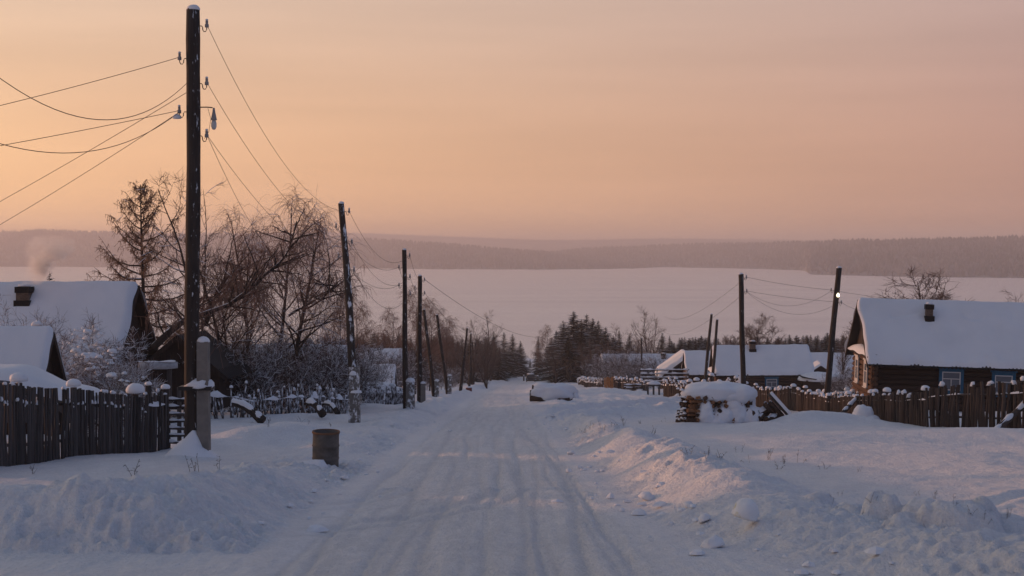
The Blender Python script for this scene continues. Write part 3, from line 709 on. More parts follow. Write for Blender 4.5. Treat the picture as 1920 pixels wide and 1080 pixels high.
# lean-to on the middle house
Y1 = 121.0
lt = thing('lean_to', 'low snow-laden lean-to sloping down from the middle log house', 'shed', (gx(1545, Y1), Y1, abs_z(1545, 718, Y1) - .9), R(-4))
MB().box((0, 0, .4), (3.2, 2.4, 1.6)).build('wall', M['log'], lt)
MB().box((0, 0, 1.18), (4.0, 3.0, .07), ry=R(9)).build('roof', M['roofing'], lt)
MB().blob((0, 0, 1.2), (2.15, 1.7, .62), 4, .1, 26, 14, flat=.1).build('snow_cover', M['snow_roof'], lt, smoothed=True)
# barn with sunlit slope
Y1 = 140.0; zr = abs_z(1284, 657, Y1)
house('barn', 'dark open barn whose snowy left slope catches pink sunlight', 'barn', (gx(1284, Y1), Y1, zr - 1.0 - 1.75 - .5), R(88), 5.0, 4.7, 1.0, 1.75, th=.5, logs=False, gable=-1, seed=8, planks=9, wall='board')
# farther houses on the right
Y1 = 182.0
house('log_house', 'distant house with wide snow roof half hidden by bare brush', 'house', (gx(1205, Y1), Y1, abs_z(1205, 664, Y1) - 4.4), R(3), 10.0, 6.0, 1.8, 2.5, logs=False, planks=0, seed=9, chimney=(2.6, -.2, .5, .5))
Y1 = 175.0
house('log_house', 'distant pale-roofed house to the right of the middle log house', 'house', (gx(1562, Y1), Y1, abs_z(1545, 662, Y1) - 4.2), R(-4), 7.5, 5.4, 1.8, 2.3, logs=False, planks=0, seed=10)
Y1 = 146.0
house('shed', 'small shed with pink sunlit snow slope behind the middle house', 'shed', (gx(1537, Y1), Y1, abs_z(1528, 676, Y1) - 2.9), R(84), 2.4, 2.7, 1.6, .9, th=.3, logs=False, planks=7, gable=-1, seed=11, wall='plank_new')

# left house and shed
Y2 = 52.0; zr = abs_z(255, 521, Y2)
LH = house('log_house', 'dark house with smoking chimney behind the left picket fence', 'house', (gx(255, Y2) - 4.42, Y2, zr - 1.6 - 2.75 - .26), R(-2), 8.3, 5.2, 1.6, 2.75, th=.24, seed=13, gable=1, chimney=(.60, -.26, .46, .45), over=.4, planks=10)
Y2 = 38.5; zr = abs_z(95, 606, Y2)
house('shed', 'small plank shed under rounded snow beside the left fence', 'shed', (gx(98, Y2) - 1.75, Y2, zr - 1.0 - 1.72 - .22), R(2), 2.9, 2.8, 1.0, 1.72, th=.22, seed=14, gable=1, logs=False, over=.28, planks=7, wall='board')
# houses behind the bare trees, left
Y2 = 66.0
house('log_house', 'snow-roofed house screened by bare trees behind the tallest pole', 'house', (gx(500, Y2), Y2, abs_z(520, 652, Y2) - 3.45), R(-3), 6.8, 5.0, 1.5, 1.95, seed=15, logs=False, planks=0)
Y2 = 50.0
house('shed', 'dark tumbledown shed with a steep roof just behind the tallest pole', 'shed', (gx(358, Y2), Y2, abs_z(345, 618, Y2) - 2.1), R(84), 2.2, 2.7, .9, 1.1, th=.10, seed=16, logs=False, planks=8, gable=-1, wall='board', snow=False)
Y2 = 84.0
house('shed', 'small pale snow-roofed shed by the leaning second pole', 'shed', (gx(712, Y2), Y2, abs_z(712, 683, Y2) - 2.45), R(0), 1.55, 1.9, 1.2, 1.15, th=.14, over=.12, seed=17, logs=False, planks=5, gable=1, wall='board')
Y2 = 112.0
house('log_house', 'far roof seen through brush between second and third pole', 'house', (gx(690, Y2), Y2, abs_z(690, 655, Y2) - 3.7), R(2), 4.6, 4.6, 1.6, 2.0, seed=18, logs=False, planks=0)
# unseen houses added on the left to shade the road
house('log_house', 'unseen log house added for shade left of and behind the smoking one', 'house', (-27, 68, zg(-27, 68) - .1), R(0), 9.0, 5.4, 2.2, 2.6, seed=20, gable=1, logs=False, planks=0)

house('log_house', 'unseen log house added left of the picket fence to shade the foreground', 'house', (-22.5, 25, zg(-22.5, 25) - .1), R(8), 7.5, 5.0, 2.2, 2.3, seed=19, gable=1, planks=0, logs=False)  # added out of view to block the low sun from the foreground snow
# smoke above the left chimney
def build_smoke():
    c = at(88, 492, Y2s)
    b = MB().blob((0, 0, 0), (1.55, 1.0, 1.1), 5, .0, 24, 16, flat=1.0)
    o = b.build('chimney_smoke', None, None, c, smoothed=True); o.data.materials.clear()
    m = bpy.data.materials.new('smoke'); m.use_nodes = True; nt = m.node_tree; nt.nodes.clear(); L = nt.links.new
    out = nt.nodes.new('ShaderNodeOutputMaterial'); v = nt.nodes.new('ShaderNodeVolumePrincipled'); v.inputs['Color'].default_value = (1, .99, .98, 1); v.inputs['Anisotropy'].default_value = .45
    tc = nt.nodes.new('ShaderNodeTexCoord'); n = nt.nodes.new('ShaderNodeTexNoise'); n.inputs['Scale'].default_value = 2.2; n.inputs['Detail'].default_value = 5; n.inputs['Roughness'].default_value = .6; n.inputs['Distortion'].default_value = .6
    L(tc.outputs['Object'], n.inputs['Vector'])
    r = nt.nodes.new('ShaderNodeMapRange'); r.inputs['From Min'].default_value = .42; r.inputs['From Max'].default_value = .66; L(n.outputs['Fac'], r.inputs['Value'])
    # plume axis leans to the right as it climbs: x = .25 + .55 z
    sp = nt.nodes.new('ShaderNodeSeparateXYZ'); L(tc.outputs['Object'], sp.inputs[0])
    def ma(op, a, b_=None, c_=None):
        q = nt.nodes.new('ShaderNodeMath'); q.operation = op
        for i, s in enumerate((a, b_, c_)):
            if s is None: continue
            if isinstance(s, (int, float)): q.inputs[i].default_value = s
            else: L(s, q.inputs[i])
        return q.outputs[0]
    ax = ma('MULTIPLY_ADD', sp.outputs['Z'], .55, -.12)
    dx = ma('SUBTRACT', sp.outputs['X'], ax)
    wd = ma('MULTIPLY_ADD', sp.outputs['Z'], .45, .72)
    qx = ma('DIVIDE', dx, wd); qx2 = ma('MULTIPLY', qx, qx); qy = ma('DIVIDE', sp.outputs['Y'], wd); qy2 = ma('MULTIPLY', qy, qy)
    fall = ma('SUBTRACT', 1.0, ma('ADD', qx2, qy2)); fall = ma('MAXIMUM', fall, 0.0)
    qz = ma('DIVIDE', sp.outputs['Z'], 1.0); fz = ma('MAXIMUM', ma('SUBTRACT', 1.0, ma('MULTIPLY', qz, qz)), 0.0)
    dens = ma('MULTIPLY', ma('MULTIPLY', r.outputs[0], fall), ma('MULTIPLY', fz, 5.5))
    L(dens, v.inputs['Density']); L(v.outputs[0], out.inputs['Volume']); o.data.materials.append(m)
    tag(o, 'pink sunlit smoke drifting up from the left house chimney', 'smoke', kind='stuff')
Y2s = 51.2
build_smoke()

# ================================================================== UTILITY POLES AND WIRES
def add_insulator(root, p, side, snow=True, s=1.0):
    """hooked porcelain insulator at local point p on the pole, side +1 right / -1 left"""
    h = MB(); k = np.linspace(0, 1, 12)
    pts = [(0, 0, 0), (.05, 0, .0), (.07, 0, -.03), (.075, 0, -.09), (.10, 0, -.125), (.14, 0, -.12), (.16, 0, -.08), (.165, 0, -.02)]
    P = np.array([(side * a * s, 0, c * s) for a, _, c in pts]) + np.array(p)
    ins = MB().lathe([(.001, .14 * s), (.028 * s, .135 * s), (.034 * s, .10 * s), (.026 * s, .08 * s), (.045 * s, .05 * s), (.045 * s, -.01 * s), (.001, -.02 * s)], (0, 0, 0), 10).build('insulator', M['ceramic'], root, tuple(np.array(p) + np.array([side * .165 * s, 0, -.02 * s])), smoothed=True)
    h.tubes(P - np.array(p) - np.array([side * .165 * s, 0, -.02 * s]), np.full(8, .011 * s), 6).build('hook', M['iron'], ins, smoothed=True)
    if snow: MB().blob((0, 0, .145 * s), (.036 * s, .036 * s, .035 * s), 3, .1, 8, 6).build('snow_cap', M['snow'], ins, smoothed=True)
    return Vector(root.location) + Vector(p) + Vector((side * .165 * s, 0, .03 * s))
POLE = {}
def pole(key, label, base_px, Y, top_px, top_py, r0, r1, insul=(), stub=None, snowy=False, group='wooden utility poles along the village street', bend=0.0, sink=.5, name='utility_pole', zb=None):
    x = gx(base_px, Y); z = zg(x, Y) if zb is None else zb
    root = thing(name, label, 'utility pole', (x, Y, z), group=group)
    top = at(top_px, top_py, Y) - Vector((x, Y, z))
    n = 16; t = np.linspace(0, 1, n)
    lean = -sink / max(top.z, 1)
    ts = lean + (1 - lean) * t
    rng = np.random.default_rng(int(Y * 10))
    P = np.stack([ts * top.x + bend * np.sin(ts * np.pi) + .012 * np.sin(t * 9 + Y), .01 * np.sin(t * 7), ts * top.z], -1)
    MB().tubes(P, r0 + (r1 - r0) * t + .004 * rng.normal(size=n), 12, True).build('shaft', M['pole_snowy' if snowy else 'pole'], root, smoothed=True)
    MB().blob((top.x, 0, top.z - .01), (r1 * 1.02, r1 * 1.02, r1 * .75), int(Y), .08, 12, 8, flat=.05).build('snow_cap', M['snow'], root, smoothed=True)
    hooks = []
    for (py, side) in insul:
        pz = at(0, py, Y).z - z; f = pz / top.z
        px_ = f * top.x + bend * math.sin(f * math.pi)
        rr = r0 + (r1 - r0) * f
        hooks.append(add_insulator(root, (px_ + side * rr * .9, -.02, pz + .03), side, s=.85))
    POLE[key] = dict(root=root, hooks=hooks, top=top, r=(r0, r1), z=z, x=x, Y=Y)
    if stub:
        dx, wdt, hgt, front, snowy_st = stub      # concrete stub beside the shaft
        st = MB().box((0, 0, hgt / 2 - .3), (wdt, wdt * 1.05, hgt + .6), taper=.92).build('concrete_stub', M['concrete_snowy' if snowy_st else 'concrete'], root, (dx, front, 0))
        MB().blob((0, 0, hgt), (wdt * .56, wdt * .56, wdt * .45), int(Y) + 1, .08, 12, 8, flat=.05).build('snow_cap', M['snow'], st, smoothed=True)
    return root
pole('p1', 'tallest wooden utility pole with bare lamp, beside the left picket fence', 358, 27.0, 363, 17, .150, .128, ((52, 1), (113, -1), (160, 1), (213, -1), (258, 1)), stub=(.235, .225, 2.02, -.04, False))
rt = POLE['p1']['root']
# strap with its shelf of snow, lamp arm
MB().box((.10, -.02, 1.14), (.62, .36, .07)).build('strap', M['iron'], rt)
MB().blob((.16, -.05, 1.17), (.28, .18, .15), 8, .30, 16, 9, flat=.1).build('strap_snow', M['snow'], rt, smoothed=True)
zl = at(0, 203, 27).z - POLE['p1']['z']
la = MB().tubes(np.array([[.10, 0, zl - .01], [.2, 0, zl + .02], [.33, -.01, zl + .02], [.43, -.02, zl + .01]]), np.full(4, .012), 6).build('lamp_arm', M['iron'], rt)
lh = MB().lathe([(.001, 0), (.018, -.005), (.030, -.09), (.055, -.21), (.060, -.235), (.001, -.24)], (0, 0, 0), 12).build('lamp_holder', M['ceramic'], rt, (.455, -.02, zl + .01), smoothed=True)
MB().lathe([(.001, -.23), (.035, -.24), (.052, -.30), (.052, -.36), (.030, -.41), (.001, -.42)], (0, 0, 0), 12).build('bulb', M['white'], lh, smoothed=True)
MB().tubes(np.array([[.34, -.01, zl], [.40, -.03, zl - .2], [.36, -.03, zl - .45], [.27, -.02, zl - .58]]), np.full(4, .004), 4).build('lamp_cable', M['wire'], rt)
MB().blob((-.24, -.02, at(0, 222, 27).z - POLE['p1']['z']), (.09, .07, .085), 9, .15, 10, 7).build('hook_snow', M['snow'], rt, smoothed=True)
MB().tubes(np.array([[.0, -.10, -.2], [.0, -.11, .0], [.02, -.11, .08], [.04, -.11, .16], [.05, -.11, .25], [.06, -.10, .34]]), np.array([.55, .33, .23, .16, .10, .04]), 16).build('drift', M['snow'], rt, smoothed=True)
pole('p2', 'leaning snow-plastered utility pole, second along the left side', 666, 45.8, 640, 381, .155, .095, ((399, 1), (427, -1), (457, 1), (483, -1), (509, 1)), snowy=True, bend=.03)
rt = POLE['p2']['root']
MB().box((-.03, -.05, .75), (.36, .34, 2.1), taper=.9).build('concrete_stub', M['concrete_snowy'], rt)
MB().blob((-.06, -.13, 1.55), (.15, .13, .17), 4, .08, 12, 9).build('snow_ball', M['snow'], rt, smoothed=True)
MB().blob((.03, -.17, .98), (.20, .12, .09), 5, .1, 12, 8, flat=.1).build('strap_snow', M['snow'], rt, smoothed=True)
pole('p3', 'slim upright utility pole with snowy concrete stub, third along the left side', 760, 57.4, 758, 468, .12, .085, ((481, 1), (503, -1), (521, 1), (537, -1), (553, 1)), stub=(.20, .36, 1.15, -.06, True))
pole('p4', 'black upright utility pole with pale stub, fourth along the left side', 786, 68.7, 787, 517, .135, .10, ((526, 1), (541, -1), (551, 1)), stub=(.18, .24, .95, -.05, False))
pole('p5', 'utility pole leaning left, fifth along the left side', 814, 85, 795, 580, .13, .075, (), stub=(.16, .26, 1.0, -.05, True))
pole('p6', 'utility pole leaning left, sixth along the left side, past the snowy stubs', 839, 93, 819, 590, .12, .075, (), stub=(.14, .26, 1.25, -.05, True))
pole('p7', 'utility pole leaning right towards the road, seventh on the left', 863, 113, 876, 615, .14, .075)
pole('p8', 'dark upright utility pole behind the red box', 880, 142, 883, 625, .13, .08)
pole('p9', 'thin utility pole just right of the upright one behind the red box', 888, 160, 886, 640, .13, .08)
pole('p10', 'last thin pole before the left spruces', 895, 216, 891, 641, .14, .08)
pole('r1', 'upright pole in front of the middle log house', 1396, 62, 1389, 514, .12, .105, ((522, 1), (548, 1)), group='poles on the right side')
pole('r2', 'leaning pole with a lit bulb left of the right log house', 1549, 62, 1573, 502, .14, .115, ((546, -1), (569, 1)), group='poles on the right side')
pole('r3', 'leaning pole before the narrow snow-roofed house', 1320, 112, 1334, 589, .15, .095, group='poles on the right side')
pole('r4', 'short leaning pole just right of the one before the narrow house', 1335, 122, 1345, 599, .15, .11, group='poles on the right side')
pole('r5', 'thin dark pole in front of the half-hidden far house', 1203, 165, 1203, 634, .13, .09, group='poles on the right side')
pole('r6', 'faint far pole left of the right house gable', 1597, 190, 1597, 615, .12, .09, group='poles on the right side')
# lit bulb on r2
rt = POLE['r2']['root']; bp_ = at(1571.5, 553, 61.85) - rt.location
hl = MB().tubes(np.array([[bp_.x - .10, .0, bp_.z + .10], [bp_.x - .03, -.08, bp_.z + .14], [bp_.x, -.14, bp_.z + .10]]), np.full(3, .012), 6).build('lamp_arm', M['iron'], rt)
bm_ = bpy.data.materials.new('lit_bulb'); bm_.use_nodes = True
bb_ = bm_.node_tree.nodes['Principled BSDF']; bb_.inputs['Emission Color'].default_value = (1, .86, .55, 1); bb_.inputs['Emission Strength'].default_value = 5.0
MB().lathe([(.001, .08), (.025, .07), (.052, .02), (.060, -.03), (.042, -.08), (.001, -.09)], (bp_.x, -.15, bp_.z), 12).build('bulb', bm_, rt, smoothed=True)

def wire(label, a, b, sag, r=.006, group=None, n=26):
    a = Vector(a); b = Vector(b); t = np.linspace(0, 1, n)
    P = np.stack([a.x + (b.x - a.x) * t, a.y + (b.y - a.y) * t, a.z + (b.z - a.z) * t - 4 * sag * t * (1 - t)], -1) - np.array(a)
    o = MB().tubes(P, np.full(n, r), 4).build('overhead_wire', M['wire'], None, a, smoothed=True)
    return tag(o, label, 'wire', group)
H = lambda k, i: POLE[k]['hooks'][i]
WG = 'overhead wires'
wire('top wire from the tallest pole down to the second pole', H('p1', 0), H('p2', 0), .95, .0055, WG)
wire('middle wire from the tallest pole down to the second pole', H('p1', 2), H('p2', 2), .75, .0055, WG)
wire('lowest wire from the tallest pole down to the second pole', H('p1', 4), H('p2', 4), .62, .0055, WG)
wire('wire from the tallest pole lowest hook towards the house behind the trees', H('p1', 4), at(520, 470, 64), .5, .0055, WG)
wire('thick dark cable sagging from the upper left edge to the tallest pole', H('p1', 2) - Vector((.36, 0, 0)), at(-180, -20, 16.0), 1.05, .0065, WG)
wire('nearly straight upper wire from the left edge to the tallest pole', H('p1', 1), at(-200, 244, 23), .05, .0055, WG)
wire('nearly straight lower wire from the left edge to the tallest pole', H('p1', 3), at(-200, 308, 23), .03, .0055, WG)
wire('sagging lower cable from the left edge to the tallest pole', H('p1', 3) - Vector((0, 0, .03)), at(-260, 140, 17), .85, .006, WG)
wire('slanting wire from tallest pole to lower left, upper of two', H('p1', 2) - Vector((.36, 0, .18)), at(-260, 513, 40), .12, .0065, WG)
wire('slanting wire from tallest pole to lower left, lower of two', H('p1', 3) - Vector((0, 0, .03)), at(-220, 540, 42), .15, .0065, WG)
for i, nm in enumerate(('top right', 'top left', 'middle right', 'lower left', 'lowest right')):
    wire(nm + ' wire hanging from the second pole to the third', H('p2', i), H('p3', i), (.85, .6, .8, .5, .9)[i], .0065, WG)
for i, nm in enumerate(('top right', 'upper left', 'middle right')):
    wire(nm + ' wire hanging from the third pole to the fourth', H('p3', i), H('p4', i), .45, .0065, WG)
wire('long wire from the fourth pole across the road towards the spruces', H('p4', 0), at(1060, 616, 190), 1.9, .012, WG)
wire('fainter long wire from the fourth pole along the poles', H('p4', 2), at(905, 622, 142), 1.0, .010, WG)
wire('upper wire from the pole before the middle house to the far left trees', H('r1', 0), at(1245, 593, 190), 1.0, .009, WG)
wire('lower wire from the pole before the middle house to the far left trees', H('r1', 1), at(1245, 622, 190), 1.0, .009, WG)
wire('upper straight wire between the two right poles', H('r1', 0), H('r2', 0), .06, .0062, WG)
wire('lower straight wire between the two right poles', H('r1', 1), H('r2', 1), .06, .0062, WG)
wire('upper slack wire between the two right poles', H('r1', 1) + Vector((.05, .1, -.05)), H('r2', 0) + Vector((0, .1, -.06)), .62, .0055, WG)
wire('lower slack wire between the two right poles', H('r1', 1) + Vector((.05, .2, -.07)), H('r2', 1) + Vector((0, .2, .02)), .75, .0055, WG)
wire('upper wire from the lit pole to the right house gable', H('r2', 0), at(1690, 561, 66), .05, .0062, WG)
wire('lower wire from the lit pole to the right house gable', H('r2', 1), at(1612, 582, 65), .05, .0062, WG)

# ================================================================== FENCES
_pk = {}
def picket_meshes(matname, w, round_=True):
    key = (matname, w)
    if key not in _pk:
        rng = np.random.default_rng(len(_pk) + 5); out = []
        for k in range(6):
            n = 5; t = np.linspace(0, 1, n)
            P = np.stack([.13 * w * rng.normal(size=n) * (t > 0), .13 * w * rng.normal(size=n), t], -1)
            rr = w / 2 * (1 - .18 * t) * (1 + .08 * rng.normal(size=n))
            b = MB().tubes(P, rr, 5 if round_ else 4, True)
            out.append(b.mesh('picket', M[matname], False))
        _pk[key] = out
    return _pk[key]
def sample_path(pts, step):
    pts = np.array(pts, float); seg = np.hypot(*np.diff(pts[:, :2], axis=0).T); s = np.concatenate([[0], np.cumsum(seg)])
    ss = np.arange(0, s[-1], step); return np.stack([np.interp(ss, s, pts[:, i]) for i in range(pts.shape[1])], -1), s[-1]
def snow_strip(path, w, h, seed, broken=False):
    """lumpy ridge of snow along a path of points (N,3)"""
    path = np.asarray(path, float); n = len(path); rng = np.random.default_rng(seed)
    s = np.arange(n) * 1.0
    a = np.clip((.1 if broken else .55) + (1.3 if broken else .8) * perlin(s * .31, s * 0 + seed, seed) + .5 * perlin(s * .9, s * 0, seed + 1), .015, 1.7)
    T = np.gradient(path, axis=0); T[:, 2] = 0; T /= np.linalg.norm(T, axis=1, keepdims=True) + 1e-9; Nn = np.stack([-T[:, 1], T[:, 0], 0 * T[:, 0]], -1)
    ang = np.linspace(-.25, np.pi + .25, 7); G = np.zeros((n, 7, 3))
    for j, q in enumerate(ang):
        G[:, j] = path + Nn * (math.cos(q) * w / 2 * np.sqrt(a))[:, None] + np.array([0, 0, 1.0]) * (math.sin(q) * h * a)[:, None]
    return MB().grid(G)
def fence(label, pts, pitch, w, matname, rails=2, lean=.03, hj=.05, seed=0, post_step=3.0, post_caps=True, rail_snow=.7, post_h=.12, cap=.14, group='picket fences', bury=.35, side=-1, gaps=0.0, postmat=None, broken=True, tip_snow=.35, tufts=False):
    """pts: (x, y, height) along the fence"""
    rng = np.random.default_rng(seed)
    S, Ln = sample_path(pts, pitch)
    x0, y0 = S[0, :2]; z0 = zg(x0, y0)
    root = thing('picket_fence', label, 'fence', (x0, y0, z0), group=group)
    zz = terrain(S[:, 0], S[:, 1], False)
    meshes = picket_meshes(matname, w)
    tipm = _tip()
    d = np.gradient(S[:, :2], axis=0); ang = np.arctan2(d[:, 1], d[:, 0])
    lw = .5 * perlin(np.arange(len(S)) * .07, np.zeros(len(S)), seed + 40)      # slow waves of lean
    for i in range(len(S)):
        if rng.random() < gaps: continue
        hgt = S[i, 2] * (1 + hj * rng.normal()) + bury
        ly = rng.normal() * lean + lw[i] * lean * 2.0
        o = link('picket', meshes[rng.integers(6)], root, (S[i, 0] - x0, S[i, 1] - y0, zz[i] - z0 - bury), (rng.normal() * .02, ly, ang[i]), (rng.uniform(.8, 1.2), rng.uniform(.8, 1.2), hgt))
        if rng.random() < tip_snow:
            link('picket_snow', tipm[rng.integers(3)], root, (S[i, 0] - x0 + math.sin(ly) * hgt, S[i, 1] - y0, zz[i] - z0 - bury + hgt * math.cos(ly) - .005), (0, 0, rng.uniform(0, 6)), (w * rng.uniform(.7, 1.2),) * 2 + (w * rng.uniform(.6, 1.3),))
    # rails and their snow
    R_, _ = sample_path(pts, .16)
    zr = terrain(R_[:, 0], R_[:, 1], False)
    dn = np.gradient(R_[:, :2], axis=0); nn = np.stack([-dn[:, 1], dn[:, 0]], -1); nn /= np.linalg.norm(nn, axis=1, keepdims=True); nn *= np.where(nn[:, 1:] < 0, -1, 1)
    off = nn * .06
    for k in range(rails):
        f = (.78, .25)[k] if rails == 2 else .6
        P = np.stack([R_[:, 0] - x0 + off[:, 0], R_[:, 1] - y0 + off[:, 1], zr - z0 + R_[:, 2] * f], -1)
        MB().tubes(P[::3] if len(P) > 6 else P, np.full(len(P[::3]) if len(P) > 6 else len(P), .035), 6, True).build('rail', M[postmat or matname], root)
        if k == 0 and tufts:
            for i in range(len(S)):
                if rng.random() < .42 + .6 * perlin(np.array([i * .11]), np.array([seed * 1.3]), 77)[0]:
                    s_ = w * rng.uniform(.35, .85)
                    link('picket_snow', tipm[rng.integers(3)], root, (S[i, 0] - x0 + rng.normal() * .02, S[i, 1] - y0 - .02, zz[i] - z0 + S[i, 2] * f + rng.normal() * .035), (0, 0, rng.uniform(0, 6)), (s_, s_, s_ * rng.uniform(.8, 2.0)))
        elif k == 0 and rail_snow:
            P2 = P.copy(); P2[:, 0] -= 2 * off[:, 0] * .6; P2[:, 1] -= 2 * off[:, 1] * .6; P2[:, 2] += .02
            snow_strip(P2, .13 * rail_snow, .13 * rail_snow, seed + 3, broken).build('rail_snow', M['snow'], root, smoothed=True)
    # posts behind, with caps of snow
    Q, _ = sample_path(pts, post_step)
    for i in range(len(Q)):
        zq = zg(Q[i, 0], Q[i, 1]); hq = Q[i, 2] + post_h * rng.uniform(.3, 1.3)
        p = MB().tubes(np.array([[0, 0, -.3], [0.01, 0, hq * .5], [0, 0, hq]]), np.array([.075, .07, .065]), 8, True).build('post', M[postmat or matname], root, (Q[i, 0] - x0 + .02, Q[i, 1] - y0 + .13, zq - z0))
        if post_caps:
            c = cap * rng.uniform(.75, 1.25)
            MB().blob((0, 0, hq + c * .45), (c, c, c * .72), seed + i, .08, 12, 9, flat=.35).build('snow_cap', M['snow'], p, smoothed=True)
    return root
_tm = []
def _tip():
    if not _tm:
        for k in range(3): _tm.append(MB().blob((0, 0, .25), (.75, .75, .8), 30 + k, .45, 7, 6, flat=.3).mesh('picket_snow', M['snow'], True))
    return _tm

# left fence by the tallest pole
def fp(px, Y, h): return (gx(px, Y), Y, h)
fence('tall grey-brown picket fence at left with snow-capped posts, nearest the camera', [fp(-90, 24.0, 1.52), fp(0, 25.4, 1.50), fp(110, 27.4, 1.36), fp(200, 28.8, 1.25), fp(272, 29.8, 1.17)], .050, .060, 'picket', lean=.006, hj=.006, seed=1, post_step=1.9, post_h=.02, cap=.17, rail_snow=1.2, tip_snow=.12, tufts=True)
fence('short taller fence end beside the ladder-like gate', [fp(272, 30.0, 1.26), fp(311, 30.6, 1.22)], .060, .06, 'picket', lean=.012, hj=.03, seed=2, post_step=.55, cap=.10, rail_snow=.8, tip_snow=.2)
# gate of horizontal bars
gt = thing('bar_gate', 'weathered gate of snowy horizontal bars between left fence and tallest pole', 'gate', (gx(325, 30.8), 30.8, zg(gx(325, 30.8), 30.8)))
for i, x in enumerate((-.14, .10, .24)):
    po = MB().box((0, 0, .5), (.08, .07, 1.5 + .1 * i)).build('post', M['picket'], gt, (x, .04, 0))
for k in range(7):
    z = .10 + k * .155
    MB().box((0, 0, 0), (.44, .04, .06), ry=R((-1) ** k * 3)).build('bar', M['picket'], gt, (.06, -.01, z))
    snow_strip(np.stack([np.linspace(-.15, .27, 8), np.full(8, -.02), np.full(8, z + .025)], -1), .07, .05, k).build('bar_snow', M['snow'], gt, smoothed=True)
# frost-covered broken fence in the middle distance, left
fence('low frost-caked broken fence under the bare trees', [fp(388, 46.5, .98), fp(440, 46.8, .85), fp(470, 47, .66), fp(520, 48, .6), fp(560, 49, .78), fp(600, 50.5, .82), fp(648, 52.5, .7)], .085, .07, 'picket_frost', lean=.17, hj=.26, seed=3, post_step=2.6, cap=.08, rail_snow=1.7, gaps=.14, tip_snow=.4)
fence('frosted fence behind the snow heap near the second pole', [fp(684, 63, .7), fp(715, 65, .72), fp(765, 68, .7)], .11, .09, 'picket_frost', lean=.06, hj=.14, seed=4, post_step=1.6, cap=.14, rail_snow=1.2, gaps=.12, tip_snow=.6)
# right fence, running away from the camera
fence('tall uneven picket fence at far right below the blue windows', [fp(2060, 40.5, 1.36), fp(1920, 41.8, 1.38), fp(1860, 42.6, 1.34), fp(1800, 43.4, 1.30), fp(1742, 44.2, 1.16)], .086, .108, 'picket_brown', lean=.04, hj=.04, seed=5, post_step=2.4, post_h=.02, cap=.07, rail_snow=.6, tip_snow=.10)
fence('leaning brown picket fence with large snow caps before the log house', [fp(1738, 44.6, 1.05), fp(1690, 46.6, .98), fp(1655, 48.6, 1.0), fp(1640, 50, .98)], .080, .086, 'picket_brown', lean=.05, hj=.05, seed=6, post_step=1.7, post_h=.06, cap=.125, rail_snow=.5, tip_snow=.18)
fence('long low brown picket fence behind the firewood stack', [fp(1636, 50.3, .92), fp(1600, 52.4, .76), fp(1565, 54.8, .74), fp(1520, 58, .84), fp(1480, 61.5, .95), fp(1440, 66, .92), fp(1405, 71, .88)], .085, .090, 'picket_brown', lean=.02, hj=.02, seed=7, post_step=2.6, post_h=.06, cap=.11, rail_snow=.4, tip_snow=.15)
fence('dark snow-topped fence past the firewood stack', [fp(1400, 72, .95), fp(1340, 80, .92), fp(1290, 88, .95), fp(1245, 96, 1.05)], .12, .10, 'picket_brown', lean=.07, hj=.1, seed=8, post_step=2.2, post_h=.2, cap=.16, rail_snow=1.2, tip_snow=.6)
fence('inner garden fence with rows of snow caps before the middle house', [fp(1590, 70, .40), fp(1500, 78, .42), fp(1400, 88, .45), fp(1330, 97, .55), fp(1245, 104, .7)], .22, .11, 'picket', lean=.06, hj=.12, seed=9, post_step=2.3, post_h=.3, cap=.15, rail_snow=1.2, tip_snow=.7)
fence('white-topped garden paling left of the right log house', [fp(1500, 71, .55), fp(1612, 66, .62)], .26, .10, 'picket', lean=.03, hj=.06, seed=10, post_step=2.4, cap=.12, rail_snow=1.2, tip_snow=.7)
fence('low dark fence beside the sunlit new planks', [fp(1212, 108, .8), fp(1185, 112, .85), fp(1166, 116, 1.0), fp(1152, 118, 1.1)], .16, .12, 'picket', lean=.05, hj=.1, seed=11, post_step=1.4, cap=.16, rail_snow=1.0, tip_snow=.5)
fence('far dark fence at the foot of the big spruces', [fp(1130, 150, .8), fp(1100, 165, .8), fp(1085, 178, .8)], .25, .14, 'picket', lean=.08, hj=.2, seed=12, post_step=3, cap=.25, rail_snow=2.0, tip_snow=.5)
# sunlit new plank panel
pp_ = thing('plank_panel', 'short sunlit panel of fresh orange planks by the far fence', 'fence', hloc(1142, 117))
for k in range(6):
    MB().box((0, 0, .5), (.115, .03, 1.35 + .08 * ((k * 7) % 3)), ry=R(((k * 5) % 3 - 1) * 1.5)).build('plank', M['plank_new'], pp_, (-.32 + k * .128, 0, 0), (0, 0, R(-38)))
MB().box((0, .05, .75), (.9, .05, .07)).build('rail', M['plank_new'], pp_, (0, 0, 0), (0, 0, R(-38)))
# rail hurdle in the garden right
hu = thing('rail_fence', 'pale open rail fence in the snow behind the dark fence', 'fence', hloc(1243, 128))
hz = abs_z(1243, 716, 128) - hu.location.z
for x in (-1.9, -.5, .9, 2.2): MB().box((0, 0, .4), (.10, .10, 1.7)).build('post', M['picket_frost'], hu, (x, .06, hz))
for k in range(4):
    MB().box((.15, 0, 0), (4.5, .06, .10), ry=R((-1) ** k * .8)).build('rail', M['picket'], hu, (0, 0, hz + .05 + k * .34))
    snow_strip(np.stack([np.linspace(-2.0, 2.3, 26), np.full(26, -.01), np.full(26, hz + .09 + k * .34)], -1), .16, .13, 60 + k).build('rail_snow', M['snow'], hu, smoothed=True)

